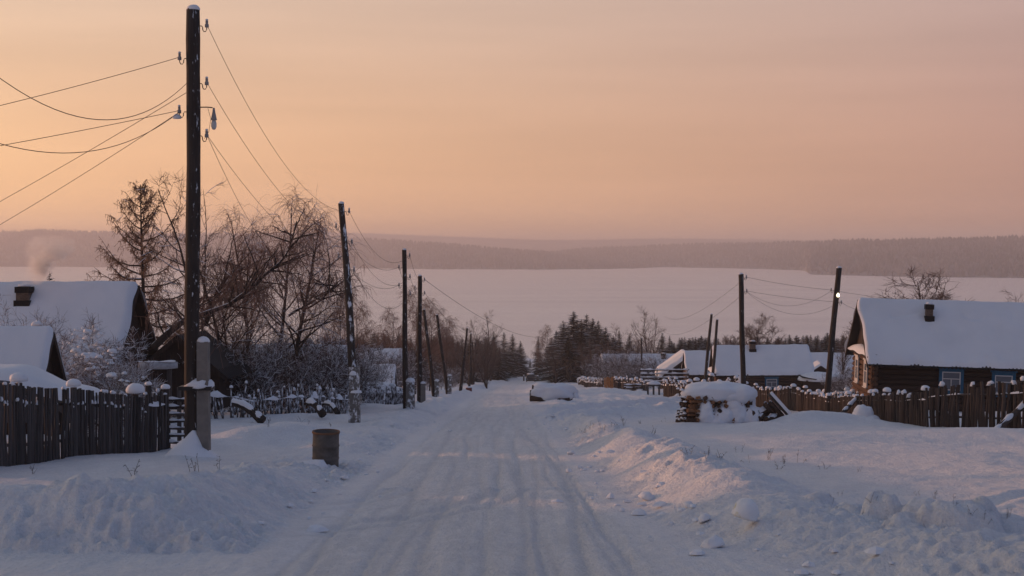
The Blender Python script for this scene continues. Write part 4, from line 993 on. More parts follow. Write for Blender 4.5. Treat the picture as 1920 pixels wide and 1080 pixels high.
# ================================================================== SMALL THINGS
# zinc drum
dx, dy = gx(609, 24.6), 24.6
dr = thing('steel_drum', 'grey steel drum sunk in the left snowbank', 'barrel', (dx, dy, abs_z(609, 882, 24.6)), rot=(R(2), R(1.2), 0))
prof = [(.001, 0), (.225, 0), (.228, .02), (.226, .16)]
for zr_ in (.22, .44):
    prof += [(.228, zr_ - .02), (.238, zr_), (.228, zr_ + .02)]
prof += [(.226, .60), (.230, .64), (.238, .66), (.238, .68), (.222, .68), (.218, .60), (.001, .59)]
MB().lathe(prof, (0, 0, 0), 32, rough=.004, seed=2).build('shell', M['drum'], dr, smoothed=True)
MB().lathe([(.240, .655), (.243, .672), (.236, .692), (.228, .690), (.226, .67)], (0, 0, 0), 32).build('rim', M['rust'], dr, smoothed=True)
MB().lathe([(.001, .62), (.12, .622), (.212, .605), (.215, .59)], (0, 0, 0), 20, rough=.03, seed=4).build('snow_inside', M['snow'], dr, smoothed=True)
# snow banked against the drum foot
tag(MB().blob((0, 0, 0), (.42, .30, .34), 41, .22, 22, 12).build('snow_clod', M['snow'], None, (dx - .25, dy - .30, zg(dx, dy) - .20), smoothed=True), 'lump of ploughed snow against the foot of the grey drum', 'snow')
# small red box
rb_ = thing('red_box', 'small red box standing by the seventh pole', 'box', hloc(879, 120, -.05))
MB().box((0, 0, .17), (.50, .40, .36)).build('body', M['red'], rb_); MB().blob((0, 0, .36), (.27, .22, .10), 3, .1, 12, 8, flat=.1).build('snow_cap', M['snow'], rb_, smoothed=True)
# dark trestle table
tb = thing('trestle_table', 'dark little table under snow beside the dark fence', 'table', hloc(1226, 101))
MB().box((0, 0, .70), (.95, .55, .10)).build('table_top', M['picket'], tb)
for x in (-.4, 0, .4):
    for y in (-.2, .2): MB().box((x, y, .33), (.09, .07, .70)).build('leg', M['picket'], tb)
MB().blob((0, 0, .78), (.52, .32, .20), 7, .12, 16, 9, flat=.1).build('snow_cap', M['snow'], tb, smoothed=True)
# heap of snowy poles by the dark fence
ph = thing('pole_heap', 'heap of snow-covered poles lying left of the dark table', 'wood', hloc(1190, 109))
for k in range(9):
    z = .08 + (k // 3) * .20; y = (k % 3) * .16; yaw = R((k * 37) % 23 - 11)
    P = np.array([[-.85, 0, 0], [0, 0, .03], [.85, 0, -.02]])
    po = MB().tubes(P, np.array([.06, .07, .055]), 6, True).build('pole', M['firebark'], ph, (.05 * (k % 4), y, z), (0, R((k * 13) % 9 - 4), yaw))
    snow_strip(np.stack([np.linspace(-.8, .8, 12), np.zeros(12), np.full(12, .045)], -1), .12, .10, k).build('pole_snow', M['snow'], po, smoothed=True)

# firewood stack with split log ends
fx, fy = gx(1345, 46.6), 46.6; fz = zg(fx, fy)
fs = thing('firewood_stack', 'big firewood stack buried under a thick slab of snow', 'woodpile', (fx, fy, fz), R(10))
rng = np.random.default_rng(12)
le = []
for k in range(4):
    n = 7; ang = np.sort(rng.uniform(0, 2 * np.pi, n)) + np.arange(n) * .02; rr = rng.uniform(.7, 1.1, n)
    poly = [(rr[i] * math.cos(ang[i]), rr[i] * math.sin(ang[i])) for i in range(n)]
    le.append(MB().prism(poly, -.5, .5).mesh('split_log', M['logend'], False)); le.append(MB().prism(poly, -.5, .5).mesh('split_log', M['firebark'], False))
for iz in range(7):
    for iy in range(5):
        s = rng.uniform(.062, .088)
        link('split_log', le[rng.integers(8)], fs, (-1.02 + rng.uniform(-.10, .10) + .02 * iz, -.52 + iy * .20 + rng.uniform(-.03, .03), -.02 + iz * .145), (rng.uniform(-.1, .1), rng.uniform(0, 6), R(90) + rng.uniform(-.12, .12)), (s, .40, s))
    for ix in range(8):
        s = rng.uniform(.06, .085)
        link('split_log', le[rng.integers(8)], fs, (-.85 + ix * .24, -.52 + rng.uniform(-.04, .02), -.02 + iz * .145), (rng.uniform(-.1, .1), rng.uniform(0, 6), rng.uniform(-.12, .12)), (s, .36, s))
MB().box((.1, .05, .42), (1.95, .95, .95)).build('stacked_core', M['firebark'], fs)
def pillow(c, r, seed, p=3.2, rough=.06, nu=28, nv=16):
    """superellipsoid snow slab with soft corners"""
    u = np.linspace(-np.pi, np.pi, nu, endpoint=False); v = np.linspace(-np.pi / 2 + .01, np.pi / 2 - .01, nv); U, V_ = np.meshgrid(u, v)
    f = lambda a: np.sign(a) * np.abs(a) ** (2 / p)
    X = f(np.cos(V_)) * f(np.cos(U)); Y = f(np.cos(V_)) * f(np.sin(U)); Z = f(np.sin(V_))
    n = 1 + rough * (perlin(X * 1.3 + seed, Y * 1.3 + Z, seed) + .5 * perlin(X * 3 + seed, Y * 3 + Z * 2, seed + 1))
    b = MB(); Vv = np.stack([X * r[0] * n, Y * r[1] * n, Z * r[2] * n], -1).reshape(-1, 3) + np.array(c)
    idx = np.arange(nu * nv).reshape(nv, nu); a = idx[:-1]; bb = np.roll(a, -1, 1); d = idx[1:]; e = np.roll(d, -1, 1)
    b.add(Vv, np.stack([a, bb, e, d], -1).reshape(-1, 4)); return b
b = pillow((-.05, -.06, .96), (1.10, .82, .33), 5, 2.3, .18, 40, 22)
b.build('snow_slab', M['snow_roof'], fs, smoothed=True)
pillow((.55, -.08, .90), (.72, .86, .36), 8, 2.1, .2, 36, 20).build('snow_slab', M['snow_roof'], fs, smoothed=True)
xs_ = np.linspace(-.86, 1.2, 56); zs_ = np.linspace(-.12, .95, 34); XX, ZZ = np.meshgrid(xs_, zs_); lum = np.full(XX.shape, -.25)
for (a_, b_, c_, d_) in ((-.55, .30, .30, .48), (.05, .22, .36, .38), (.52, .30, .36, .42), (.95, .15, .36, .40), (-.2, .05, .5, .2), (.35, .62, .30, .2)):
    q_ = ((XX - a_) / c_) ** 2 + ((ZZ - b_) / d_) ** 2; lum = np.maximum(lum, np.sqrt(np.clip(1 - q_, 0, 1)) * .30 - .12 * (q_ > 1))
lum = lum + .05 * perlin(XX * 3.1, ZZ * 3.3, 91) + .025 * perlin(XX * 8, ZZ * 8, 92)
MB().grid(np.stack([XX, -.50 - lum, ZZ], -1)).build('front_snow', M['snow'], fs, smoothed=True)
b = MB()
for k in range(26):
    b.blob((-1.18 - rng.uniform(0, .10), rng.uniform(-.6, .4), rng.uniform(.0, 1.05)), (rng.uniform(.04, .09), rng.uniform(.05, .13), rng.uniform(.03, .07)), k, .2, 8, 6)
tag(b.build('clinging_snow', M['snow'], fs, smoothed=True), kind='stuff')
# timber heap beside it: thick beams and boards
tx, ty = gx(1442, 46.2), 46.2
th_ = thing('timber_heap', 'heap of snow-topped beams and a tilted board by the firewood stack', 'wood', (tx, ty, zg(tx, ty)))
for k, (a, b_, r) in enumerate((((-.55, 0, .10), (.15, .3, .42), .13), ((-.35, -.1, .05), (.1, .5, .35), .14), ((-.10, -.05, .55), (.25, .3, .25), .10), ((.05, -.05, .62), (.5, .2, .15), .08), ((-.6, -.15, .28), (-.05, .4, .30), .12), ((-.1, -.2, .05), (.35, .3, .1), .12))):
    a = V3(*a); b_ = V3(*b_); P = np.stack([a + (b_ - a) * t for t in np.linspace(0, 1, 5)])
    bo = MB().tubes(P - a, np.full(5, r), 8, True).build('beam', M['firebark'], th_, a)
    snow_strip(P - a + np.array([0, 0, r * .55]), r * 1.9, r * 1.1, 70 + k).build('beam_snow', M['snow'], bo, smoothed=True)
bo = MB().box((.45, .1, .42), (.10, .12, 1.25), ry=R(-42)).build('board', M['picket_brown'], th_)
MB().box((.50, .08, .48), (.10, .15, 1.22), ry=R(-42)).build('board_snow', M['snow'], th_)
# leaning props against the right fence
def prop_pole(label, pa, Ya, pya, pb, Yb, pyb, r):
    a = at(pa, pya, Ya); b_ = at(pb, pyb, Yb); root = thing('leaning_pole', label, 'pole', a, group='poles propped against the right fence')
    P = np.stack([np.array((b_ - a)) * t for t in np.linspace(-.08, 1, 9)])
    MB().tubes(P, np.linspace(r, r * .85, 9), 8, True).build('shaft', M['picket_brown'], root, smoothed=True)
    snow_strip(P + np.array([-.015, -.02, r * .35]), r * 2.2, r * 1.2, int(pa)).build('shaft_snow', M['snow'], root, smoothed=True)
prop_pole('thick snowy pole propped against the fence at the right edge', 1866, 40.6, 808, 1922, 41.9, 758, .10)
prop_pole('snowy pole propped against the long low fence by the round snow heap', 1577, 50.5, 777, 1606, 52.0, 747, .085)
# round snow-covered shrub
sx, sy = gx(1620, 47.4), 47.4
sh_ = thing('snow_mound', 'round snow-covered heap against the brown fence', 'snow', (sx, sy, zg(sx, sy)))
MB().blob((0, 0, .22), (.36, .34, .40), 3, .14, 22, 14).build('snow_dome', M['snow'], sh_, smoothed=True)
MB().blob((.18, -.14, .05), (.36, .34, .28), 4, .14, 20, 12).build('snow_shoulder', M['snow'], sh_, smoothed=True)
for k in range(9):
    a = V3(rng.uniform(-.36, -.1), -.32, 0); P = np.stack([a, a + V3(rng.uniform(-.1, .1), -.04, .1), a + V3(rng.uniform(-.14, .1), -.05, .2)])
    MB().tubes(P, np.array([.008, .006, .004]), 4).build('twig', M['twig'], sh_)
# satellite-dish like shield of snow on the middle fence
sd = thing('snowy_board', 'upright oval board white with snow behind the long fence', 'board', (gx(1403, 72.5), 72.5, zg(gx(1403, 72.5), 72.5)))
MB().box((0, .03, .75), (.06, .05, 1.6)).build('stake', M['picket'], sd)
MB().blob((0, 0, 1.25), (.16, .05, .34), 2, .08, 14, 10).build('shield', M['snow'], sd, rot=(0, R(-14), 0), smoothed=True)

# snowed-over log pile by the road
lx, ly = gx(1038, 80), 80.0
lp = thing('log_pile', 'long pile of logs under smooth snow on the right verge', 'woodpile', (lx, ly, zg(lx, ly)), R(-6))
for k, (y, z, r) in enumerate(((-.42, .10, .17), (-.08, .13, .18), (.28, .12, .17), (-.28, .40, .17), (.10, .42, .18), (-.08, .68, .16))):
    P = np.stack([np.linspace(-1.30, .95, 6) + (k % 3) * .05, np.zeros(6), np.zeros(6)], -1)
    MB().tubes(P, np.linspace(r, r * .88, 6), 10, True).build('log', M['firebark'], lp, (0, y, z), smoothed=True)
pillow((.02, -.05, .40), (1.26, .68, .50), 31, 2.3, .22, 44, 24).build('snow_cover', M['snow_roof'], lp, smoothed=True)
pillow((-.45, -.1, .70), (.70, .45, .26), 32, 2.2, .2).build('snow_cover', M['snow_roof'], lp, smoothed=True)
MB().blob((1.28, -.2, .18), (.18, .24, .26), 33, .15).build('snow_end', M['snow_roof'], lp, smoothed=True)

# parked or oncoming car far down the road
Yc = 272.0; cx_ = gx(995, Yc)
ca = thing('car', 'tiny dark snow-topped car far down the road', 'car', (cx_, Yc, max(abs_z(995, 716, Yc), zg(cx_, Yc))))
MB().prism([(-.85, .28), (.85, .28), (.88, .60), (.82, .92), (-.82, .92), (-.88, .60)], -2.0, 2.0).build('body', M['car'], ca)
MB().prism([(-.78, .92), (.78, .92), (.64, 1.46), (-.64, 1.46)], -1.0, 1.2).build('cabin', M['car'], ca)
MB().box((0, -1.02, 1.18), (1.24, .03, .40), rx=R(-4)).build('windscreen', M['glass'], ca)
MB().blob((0, .1, 1.47), (.72, 1.15, .16), 2, .08, 14, 8, flat=.1).build('roof_snow', M['snow'], ca, smoothed=True)
for s in (-1, 1):
    MB().lathe([(.001, -.03), (.11, -.03), (.11, .03), (.001, .03)], (0, 0, 0), 12).build('headlight', M['ceramic'], ca, (s * .62, -2.01, .68), (R(90), 0, 0))
    for y in (-1.25, 1.25):
        w_ = MB().lathe([(.20, -.09), (.33, -.09), (.34, 0), (.33, .09), (.20, .09), (.20, -.09)], (0, 0, 0), 16).build('wheel', M['tyre'], ca, (s * .78, y, .33), (0, R(90), 0))
        MB().lathe([(.001, .05), (.20, .06), (.20, -.06), (.001, -.05)], (0, 0, 0), 12).build('rim', M['ceramic'], w_)
MB().box((0, -2.02, .40), (1.6, .06, .16)).build('bumper', M['tyre'], ca)
# marker posts near the car
for px_, lab, mm, w_ in ((982, 'reddish stump post left of the tiny car', 'firebark', .30), (1008, 'dark stump post right of the tiny car', 'picket', .5)):
    po = thing('roadside_post', lab, 'post', (gx(px_, 290), 290.0, abs_z(px_, 713, 290)))
    MB().tubes(np.array([[0, 0, -.6], [.03, 0, .4], [0, 0, .85]]), np.array([w_ * .55, w_ * .5, w_ * .4]), 8, True).build('shaft', M[mm], po); MB().blob((0, 0, .9), (w_ * .5, w_ * .5, .16), 3, .1, 10, 7, flat=.2).build('snow_cap', M['snow'], po, smoothed=True)

# snow-covered car behind the left fence
Yv = 32.5; vx = gx(20, Yv); vz = zg(vx, Yv)
sc_ = thing('parked_car', 'car buried under a hood of snow behind the left picket fence', 'car', (vx, Yv, abs_z(40, 690, Yv) - 1.46), R(-4))
MB().prism([(-1.9, .30), (1.95, .30), (1.98, .62), (1.75, .84), (.95, .90), (-1.9, .88)], -.78, .78).build('body', M['car'], sc_)
MB().prism([(-1.6, .86), (1.0, .86), (.35, 1.36), (-1.2, 1.36)], -.68, .68).build('cabin', M['car'], sc_)
for x0_, x1_ in ((-1.05, -.25), (-.17, .45)):
    MB().box(((x0_ + x1_) / 2, -.70, 1.10), (x1_ - x0_, .02, .34)).build('side_window', M['glass'], sc_)
for x in (-1.2, 1.25):
    w_ = MB().lathe([(.19, -.09), (.31, -.09), (.32, 0), (.31, .09), (.19, .09), (.19, -.09)], (0, 0, 0), 18).build('wheel', M['tyre'], sc_, (x, -.72, .31), (R(90), 0, 0))
xs = np.linspace(-1.75, 2.05, 30); top_ = np.interp(xs, [-1.75, -1.2, .3, 1.0, 1.8, 2.05], [1.0, 1.36, 1.36, 1.02, .84, .70])
G = np.zeros((30, 13, 3))
for j, q in enumerate(np.linspace(-1, 1, 13)):
    G[:, j, 0] = xs; G[:, j, 1] = q * .84; G[:, j, 2] = top_ + .16 * (1 - abs(q) ** 4) - .10 * abs(q) ** 8 + .02 * perlin(xs * 2, xs * 0 + q, 3)
b = MB().grid(G); Gb = G.copy(); Gb[:, :, 2] = np.minimum(G[:, :, 2], top_[:, None] - .03); b.grid(Gb[:, ::-1])
b.build('snow_hood', M['snow_roof'], sc_, smoothed=True)

# insulated pipe and beam ends behind the gate
pi_ = thing('frosted_pipe', 'thick frosted pipe wrap beneath the tumbledown shed roof', 'pipe', at(293, 686, 41))
MB().tubes(np.array([[-.5, 0, 0], [-.1, 0, .01], [.3, .02, 0], [.6, .05, .02]]), np.array([.10, .11, .10, .09]), 12, True).build('wrap', M['tin'], pi_, smoothed=True)
snow_strip(np.stack([np.linspace(-.5, .55, 10), np.zeros(10), np.full(10, .12)], -1), .12, .05, 8).build('pipe_snow', M['snow'], pi_, smoothed=True)
MB().box((-.2, .1, -.55), (.12, .12, 1.2)).build('support', M['picket'], pi_); MB().box((.35, .1, -.55), (.12, .12, 1.2)).build('support', M['picket'], pi_)
# fallen log with snow among the broken fence
def fallen(label, pa, pya, pb, pyb, Y, r, seed):
    a = at(pa, pya, Y); b_ = at(pb, pyb, Y - .6); root = thing('fallen_log', label, 'log', a, group='fallen logs by the broken fence')
    t = np.linspace(0, 1, 10); P = np.array(b_ - a)[None] * t[:, None] + np.array([0, 0, .12])[None] * np.sin(t * np.pi)[:, None]
    MB().tubes(P, np.linspace(r * .8, r * 1.25, 10), 8, True).build('trunk', M['bark'], root, smoothed=True)
    snow_strip(P + np.array([0, -.02, r * .5]), r * 2.3, r * 1.5, seed).build('trunk_snow', M['snow'], root, smoothed=True)
fallen('thick snow-topped fallen log sticking out of the broken fence', 438, 756, 492, 789, 45.5, .13, 1)
fallen('snowy fallen log at the right end of the broken fence', 578, 756, 606, 778, 47.2, .11, 2)
fallen('thin leaning snow-topped rail at the end of the broken fence', 610, 757, 634, 776, 48.5, .08, 3)
# snow heap behind second pole
hp = thing('snow_heap', 'broad heap of snow blocks behind the second pole', 'snow', (gx(712, 72), 72.0, zg(gx(712, 72), 72.0)))
pillow((-.15, 0, .72), (.85, .6, .36), 41, 2.8, .1).build('snow_block', M['snow_roof'], hp, smoothed=True)
pillow((.75, -.1, .50), (.55, .5, .32), 42, 2.5, .14).build('snow_block', M['snow_roof'], hp, smoothed=True)
pillow((.2, -.1, .25), (1.4, .7, .45), 43, 2.4, .12).build('snow_block', M['snow_roof'], hp, smoothed=True)

# ================================================================== SNOW CHUNKS AND RUBBLE
def hit(px, py):
    d = ray(px, py); ys_ = np.arange(9.0, 70.0, .04); s_ = ys_ / d.y; zr_ = EYE + d.z * s_; zt_ = terrain(d.x * s_, ys_, True); k_ = int(np.argmax(zr_ < zt_)); return Vector((d.x * s_[k_], ys_[k_], zt_[k_]))
def chunk(label, px, py, Y, r, seed, m='snow', rough=.30, up=.05):
    h_ = hit(px, py + 6); c = h_ + Vector((0, 0, r[2] * up))
    o = MB().blob((0, 0, 0), r, seed, rough, 16, 11).build('snow_chunk', M[m], None, c, (R(seed * 7 % 30), R(seed * 11 % 25 - 12), R(seed * 37 % 360)), smoothed=True)
    tag(o, label, 'snow chunk', 'snow chunks rolled off the right bank')
chunk('big yellow-stained snow chunk at the foot of the right bank', 1396, 990, 15.6, (.15, .14, .19), 2, 'yellow_ice', .16, .75)
chunk('round snow chunk on the road edge halfway along the right bank', 1212, 932, 19.4, (.12, .11, .10), 3)
chunk('small snow chunk at the road edge before the bank end', 1071, 846, 29.5, (.085, .08, .075), 4)
chunk('squarish snow chunk near the road, second past the round one', 1087, 872, 25.6, (.055, .05, .05), 5)
chunk('low flat snow chunk on the road below the yellow-stained one', 1337, 1020, 14.3, (.125, .1, .085), 6)
chunk('tilted snow chunk between round and yellow-stained chunks', 1322, 972, 16.6, (.085, .07, .075), 7)
chunk('small pointed snow chunk below the round one', 1258, 978, 16.4, (.035, .035, .035), 8)
chunk('snow chunk halfway up the right bank', 1292, 945, 18.1, (.07, .05, .05), 9)
rng = np.random.default_rng(77); b = MB()
cand = []
for k in range(190):
    y = 11.5 + 45 * rng.random() ** 1.6; side = 1 if rng.random() < .62 else -1
    off = abs(rng.normal()) * .55
    hw = 1.9 + (.10 * max(16.5 - y, 0) ** 1.6 if side > 0 else 0)
    x = float(road_c(y)) + side * (hw + .55 - off)
    if side < 0 and y < 15: continue
    cand.append((x, y))
C = np.array(cand); cz = terrain(C[:, 0], C[:, 1], True)
for (x, y), z in zip(C, cz):
    s = rng.gamma(1.3, .018) + .010
    b.blob((x, y, z + s * .2), (s * rng.uniform(.8, 1.5), s * rng.uniform(.8, 1.5), s * rng.uniform(.5, .9)), int(rng.integers(1e6)), .3, 7, 5)
tag(b.build('snow_rubble', M['snow'], smoothed=False), 'crumbled snow rubble along the ploughed road edges', 'snow', kind='stuff')

# dry weeds sticking out of the right field
wm = []
for k in range(7):
    r_ = np.random.default_rng(200 + k); b = MB()
    for s in range(r_.integers(2, 6)):
        h = r_.uniform(.08, .28) * (1.2 if s == 0 else .8); dx_ = r_.normal() * .05; dy_ = r_.normal() * .05; x0_ = r_.normal() * .05
        t = np.linspace(0, 1, 5); P = np.stack([x0_ + dx_ * t ** 1.5, dy_ * t, h * t - .05], -1)
        b.tubes(P, np.linspace(.0032, .002, 5), 3)
        for q in range(r_.integers(2, 6)):
            f = r_.uniform(.4, 1); p = np.array([np.interp(f, t, P[:, i]) for i in range(3)]); e = p + r_.normal(size=3) * .022 + np.array([0, 0, .02]); b.tubes(np.stack([p, (p + e) / 2, e]), np.array([.002, .002, .0035]), 3)
    wm.append(b.mesh('dry_weed', M['weed'], False))
spots = [(1400, 868, 27), (1325, 860, 28), (1385, 848, 29), (1290, 852, 28.5), (1440, 862, 27), (1350, 858, 28.4), (1470, 870, 26), (1500, 868, 26), (1110, 800, 44), (1130, 805, 43), (1150, 800, 46), (1170, 798, 47), (1095, 812, 40),
         (1200, 795, 50), (1245, 792, 51), (1540, 880, 24), (1575, 930, 19), (1720, 930, 19), (1752, 935, 18.5), (1820, 970, 16.5), (1890, 975, 16), (1850, 985, 15.8), (1640, 940, 18.5), (1560, 940, 18), (1225, 815, 40),
         (60, 890, 23), (250, 893, 23), (365, 885, 24), (410, 880, 25), (560, 790, 50), (580, 795, 49), (620, 800, 45), (505, 800, 46), (1460, 880, 24.5), (1610, 885, 23), (1790, 950, 17.5)]
for k, (px_, pyw, Yw) in enumerate(spots):
    o = link('dry_weed', wm[k % 7], None, hit(px_, pyw), (0, 0, k * 1.3), (1, 1, .7 + .5 * ((k * 7) % 5) / 5))
    if px_ > 1550: o.scale = (.5, .5, .5)
    if px_ > 1000: tag(o, 'dry brown weed stalk poking through the snow of the right field', 'weed', 'weeds in the right field')
    else: tag(o, 'dry weed stalk poking through the snow on the left verge', 'weed', 'weeds on the left verge')

# ================================================================== TREES
def grow_tree(seed, H, r0, spec):
    """returns dict level -> (P, R) lists. spec keys: see styles below"""
    rng = np.random.default_rng(seed); lev = [[], [], [], []]
    UP = np.array([0, 0, 1.0])
    def poly(p, d, L, r, K, jit, trop, taper=.25, end=None):
        P = [p]; d = d / np.linalg.norm(d)
        for k in range(K - 1):
            tr = trop if end is None else trop + (end - trop) * k / (K - 2 + 1e-6)
            d = d + rng.normal(size=3) * jit + UP * tr; d = d / np.linalg.norm(d)
            p = p + d * L / (K - 1); P.append(p)
        return np.array(P), np.linspace(r, r * taper, K), d
    def perp(d, az):
        a = np.cross(d, UP if abs(d[2]) < .9 else np.array([1., 0, 0])); a /= np.linalg.norm(a); b = np.cross(d, a)
        return math.cos(az) * a + math.sin(az) * b
    K = spec['K']; 
    stems = spec.get('stems', 1)
    for s in range(stems):
        sd = np.array([rng.normal() * spec.get('stem_spread', .03), rng.normal() * spec.get('stem_spread', .03), 1.0]) + np.array(spec.get('lean', (0, 0, 0)))
        hs = H * (1 if s == 0 else rng.uniform(.6, .95)); p0 = np.array([rng.normal() * spec.get('base', 0), rng.normal() * spec.get('base', 0), -.3])
        P, Rr, _ = poly(p0, sd, hs, r0 * (1 if s == 0 else .75), 12, spec.get('tj', .03), spec.get('tt', .03), spec.get('ttaper', .12))
        lev[0].append((P, Rr))
        n1 = spec['n'][0]
        for i in range(n1):
            f = spec['start'] + (1 - spec['start']) * ((i + rng.random()) / n1) ** spec.get('dist', 1.0); f = min(f, .985)
            q = f * 11; k = int(q); b = P[k] + (P[min(k + 1, 11)] - P[k]) * (q - k); rad = np.interp(f, np.linspace(0, 1, 12), Rr)
            td = P[min(k + 1, 11)] - P[max(k - 0, 0)] if k < 11 else P[11] - P[10]; td = td / np.linalg.norm(td)
            ang = R(spec['ang'][0] + rng.normal() * 9) if 'ang_top' not in spec else R(spec['ang'][0] + (spec['ang_top'] - spec['ang'][0]) * f + rng.normal() * 7)
            az = rng.uniform(0, 2 * np.pi); d = math.cos(ang) * td + math.sin(ang) * perp(td, az)
            L1 = hs * spec['len'](f) * rng.uniform(.7, 1.15); r1 = min(rad * spec.get('rr', .55), .02 + L1 * .013)
            P1, R1, _ = poly(b, d, L1, r1, K[0], spec['jit'][0], spec['trop'][0], .3, spec.get('end', (None,))[0])
            lev[1].append((P1, R1))
            n2 = max(2, int(spec['n'][1] * (.4 + .6 * min(1, L1 / (H * .3)))))
            for j in range(n2):
                f2 = .18 + .82 * (j + rng.random()) / n2; f2 = min(f2, .99); q2 = f2 * (K[0] - 1); k2 = int(q2); b2 = P1[k2] + (P1[min(k2 + 1, K[0] - 1)] - P1[k2]) * (q2 - k2)
                t2 = P1[min(k2 + 1, K[0] - 1)] - P1[k2] if k2 < K[0] - 1 else P1[-1] - P1[-2]; t2 = t2 / np.linalg.norm(t2)
                a2 = R(spec['ang'][1] + rng.normal() * 12); d2 = math.cos(a2) * t2 + math.sin(a2) * perp(t2, rng.uniform(0, 2 * np.pi)) + UP * spec.get('up2', 0)
                L2 = L1 * spec['l2'] * (1.1 - .5 * f2) * rng.uniform(.6, 1.2); r2 = max(spec.get('r2', .008), r1 * .35)
                P2, R2, _ = poly(b2, d2, L2, r2, K[1], spec['jit'][1], spec['trop'][1], .4)
                lev[2].append((P2, R2))
                for m in range(spec['n'][2]):
                    f3 = .2 + .8 * rng.random(); q3 = min(f3, .99) * (K[1] - 1); k3 = int(q3); b3 = P2[k3] + (P2[min(k3 + 1, K[1] - 1)] - P2[k3]) * (q3 - k3)
                    t3 = P2[min(k3 + 1, K[1] - 1)] - P2[k3]; t3 = t3 / (np.linalg.norm(t3) + 1e-9)
                    a3 = R(spec['ang'][2] + rng.normal() * 15); d3 = math.cos(a3) * t3 + math.sin(a3) * perp(t3, rng.uniform(0, 2 * np.pi))
                    L3 = spec['l3'] * rng.uniform(.5, 1.3)
                    P3, R3, _ = poly(b3, d3, L3, spec.get('r3', .006), K[2], spec['jit'][2], spec['trop'][2], .6)
                    lev[3].append((P3, R3))
    return lev
def tree_meshes(lev, mt, mb, mw, snow=0.0, seed=0, frost=0.0):
    rng = np.random.default_rng(seed); out = []
    def mk(name, items, sides, m):
        if not items: return
        b = MB(); b.tubes(np.stack([p for p, _ in items]), np.stack([r for _, r in items]), sides); out.append((name, b.mesh(name, M[m], sides > 4)))
    mk('trunk', lev[0], 9, mt); mk('branches', lev[1], 5, mb)
    b = MB()
    for items, sides in ((lev[2], 4), (lev[3], 3)):
        it = [x for x in items]
        if frost: it = [x for x in items if rng.random() > frost]
        if it: b.tubes(np.stack([p for p, _ in it]), np.stack([r for _, r in it]), sides)
    if b.n: out.append(('twigs', b.mesh('twigs', M[mw], False)))
    if frost:
        b = MB()
        for items, sides in ((lev[2], 4), (lev[3], 3)):
            it = [x for x in items if rng.random() < frost]
            if it: b.tubes(np.stack([p for p, _ in it]), np.stack([r * 1.25 for _, r in it]), sides)
        if b.n: out.append(('frosted_twigs', b.mesh('frosted_twigs', M['frost'], False)))
    if snow:
        b = MB()
        for items in (lev[1], lev[2]):
            it = [(p + np.array([0, 0, 1.0]) * (r * .75)[:, None], np.maximum(r * .85, .012) * np.array([.4] + [1] * (len(r) - 2) + [.5])) for p, r in items if rng.random() < snow and abs((p[-1] - p[0])[2]) < .75 * np.linalg.norm(p[-1] - p[0])]
            if it: b.tubes(np.stack([p for p, _ in it]), np.stack([r for _, r in it]), 4)
        if b.n: out.append(('branch_snow', b.mesh('branch_snow', M['snow'], True)))
    return out
def place_tree(name, label, cat, meshes, loc, rotz=0, scale=1.0, group=None, sz=None):
    root = thing(name, label, cat, loc, rotz, group); root.scale = (scale, scale, sz or scale)
    for n, me in meshes:
        c = link(n, me, root)
        if n in ('branches', 'twigs', 'frosted_twigs', 'branch_snow', 'crown', 'crown_snow'): c['kind'] = 'stuff'
    return root
LARCH = dict(K=(7, 5, 3), n=(50, 18, 7), start=.08, ang=(96,), ang_top=48, len=lambda f: .40 * (1 - f) ** .75 + .04, jit=(.035, .10, .2), trop=(.0, -.05, -.25), end=(.04,), l2=.30, l3=.22, r2=.010, r3=.0080, rr=.6, tj=.012, tt=.02)
LARCH['ang'] = (88, 50, 60)
BIRCH = dict(K=(7, 6, 5), n=(19, 11, 8), start=.26, ang=(48, 50, 60), len=lambda f: .34 * (1 - f) ** .5 + .06, jit=(.07, .12, .10), trop=(.05, -.05, -.40), end=(.02,), l2=.42, l3=.95, r2=.009, r3=.0052, tj=.035, tt=.04)
LOOSE = dict(K=(7, 5, 4), n=(17, 8, 6), start=.20, ang=(52, 48, 45), len=lambda f: .42 * (1 - f) ** .55 + .08, jit=(.13, .15, .16), trop=(.05, .04, .0), l2=.45, l3=.42, r2=.010, r3=.006, stems=2, stem_spread=.16, tj=.06, tt=.04)
APPLE = dict(K=(8, 6, 4), n=(12, 9, 6), start=.18, ang=(62, 50, 50), len=lambda f: .55 * (1 - f) ** .3 + .12, jit=(.12, .14, .16), trop=(.02, .05, .02), l2=.42, l3=.40, r2=.013, r3=.0085, stems=3, stem_spread=.30, tj=.08, tt=.02)
BUSH = dict(K=(6, 5, 3), n=(9, 7, 5), start=.12, ang=(32, 40, 45), len=lambda f: .45 * (1 - f) ** .4 + .12, jit=(.12, .15, .18), trop=(.05, .04, .0), l2=.42, l3=.26, r2=.007, r3=.005, stems=9, stem_spread=.34, base=.35, tj=.06, tt=.0, ttaper=.2)
def spec(b, **k): d = dict(b); d.update(k); return d
def base_z(px, Y): return zg(gx(px, Y), Y)
def tree_at(name, label, cat, sp, px, Y, top_py, r0, mats, seed, snow=0.0, frost=0.0, rot=0, group=None, wide=1.0):
    x = gx(px, Y); z = zg(x, Y); H = at(px, top_py, Y).z - z
    lv = grow_tree(seed, H, r0, sp); zmax = float(np.percentile([p[:, 2].max() for l in lv for p, _ in l], 99.5)); ms = tree_meshes(lv, *mats, snow=snow, seed=seed, frost=frost)
    return place_tree(name, label, cat, ms, (x, Y, z), rot, group=group, scale=H / zmax * wide, sz=H / zmax), ms
TG = 'bare trees behind the left fence'
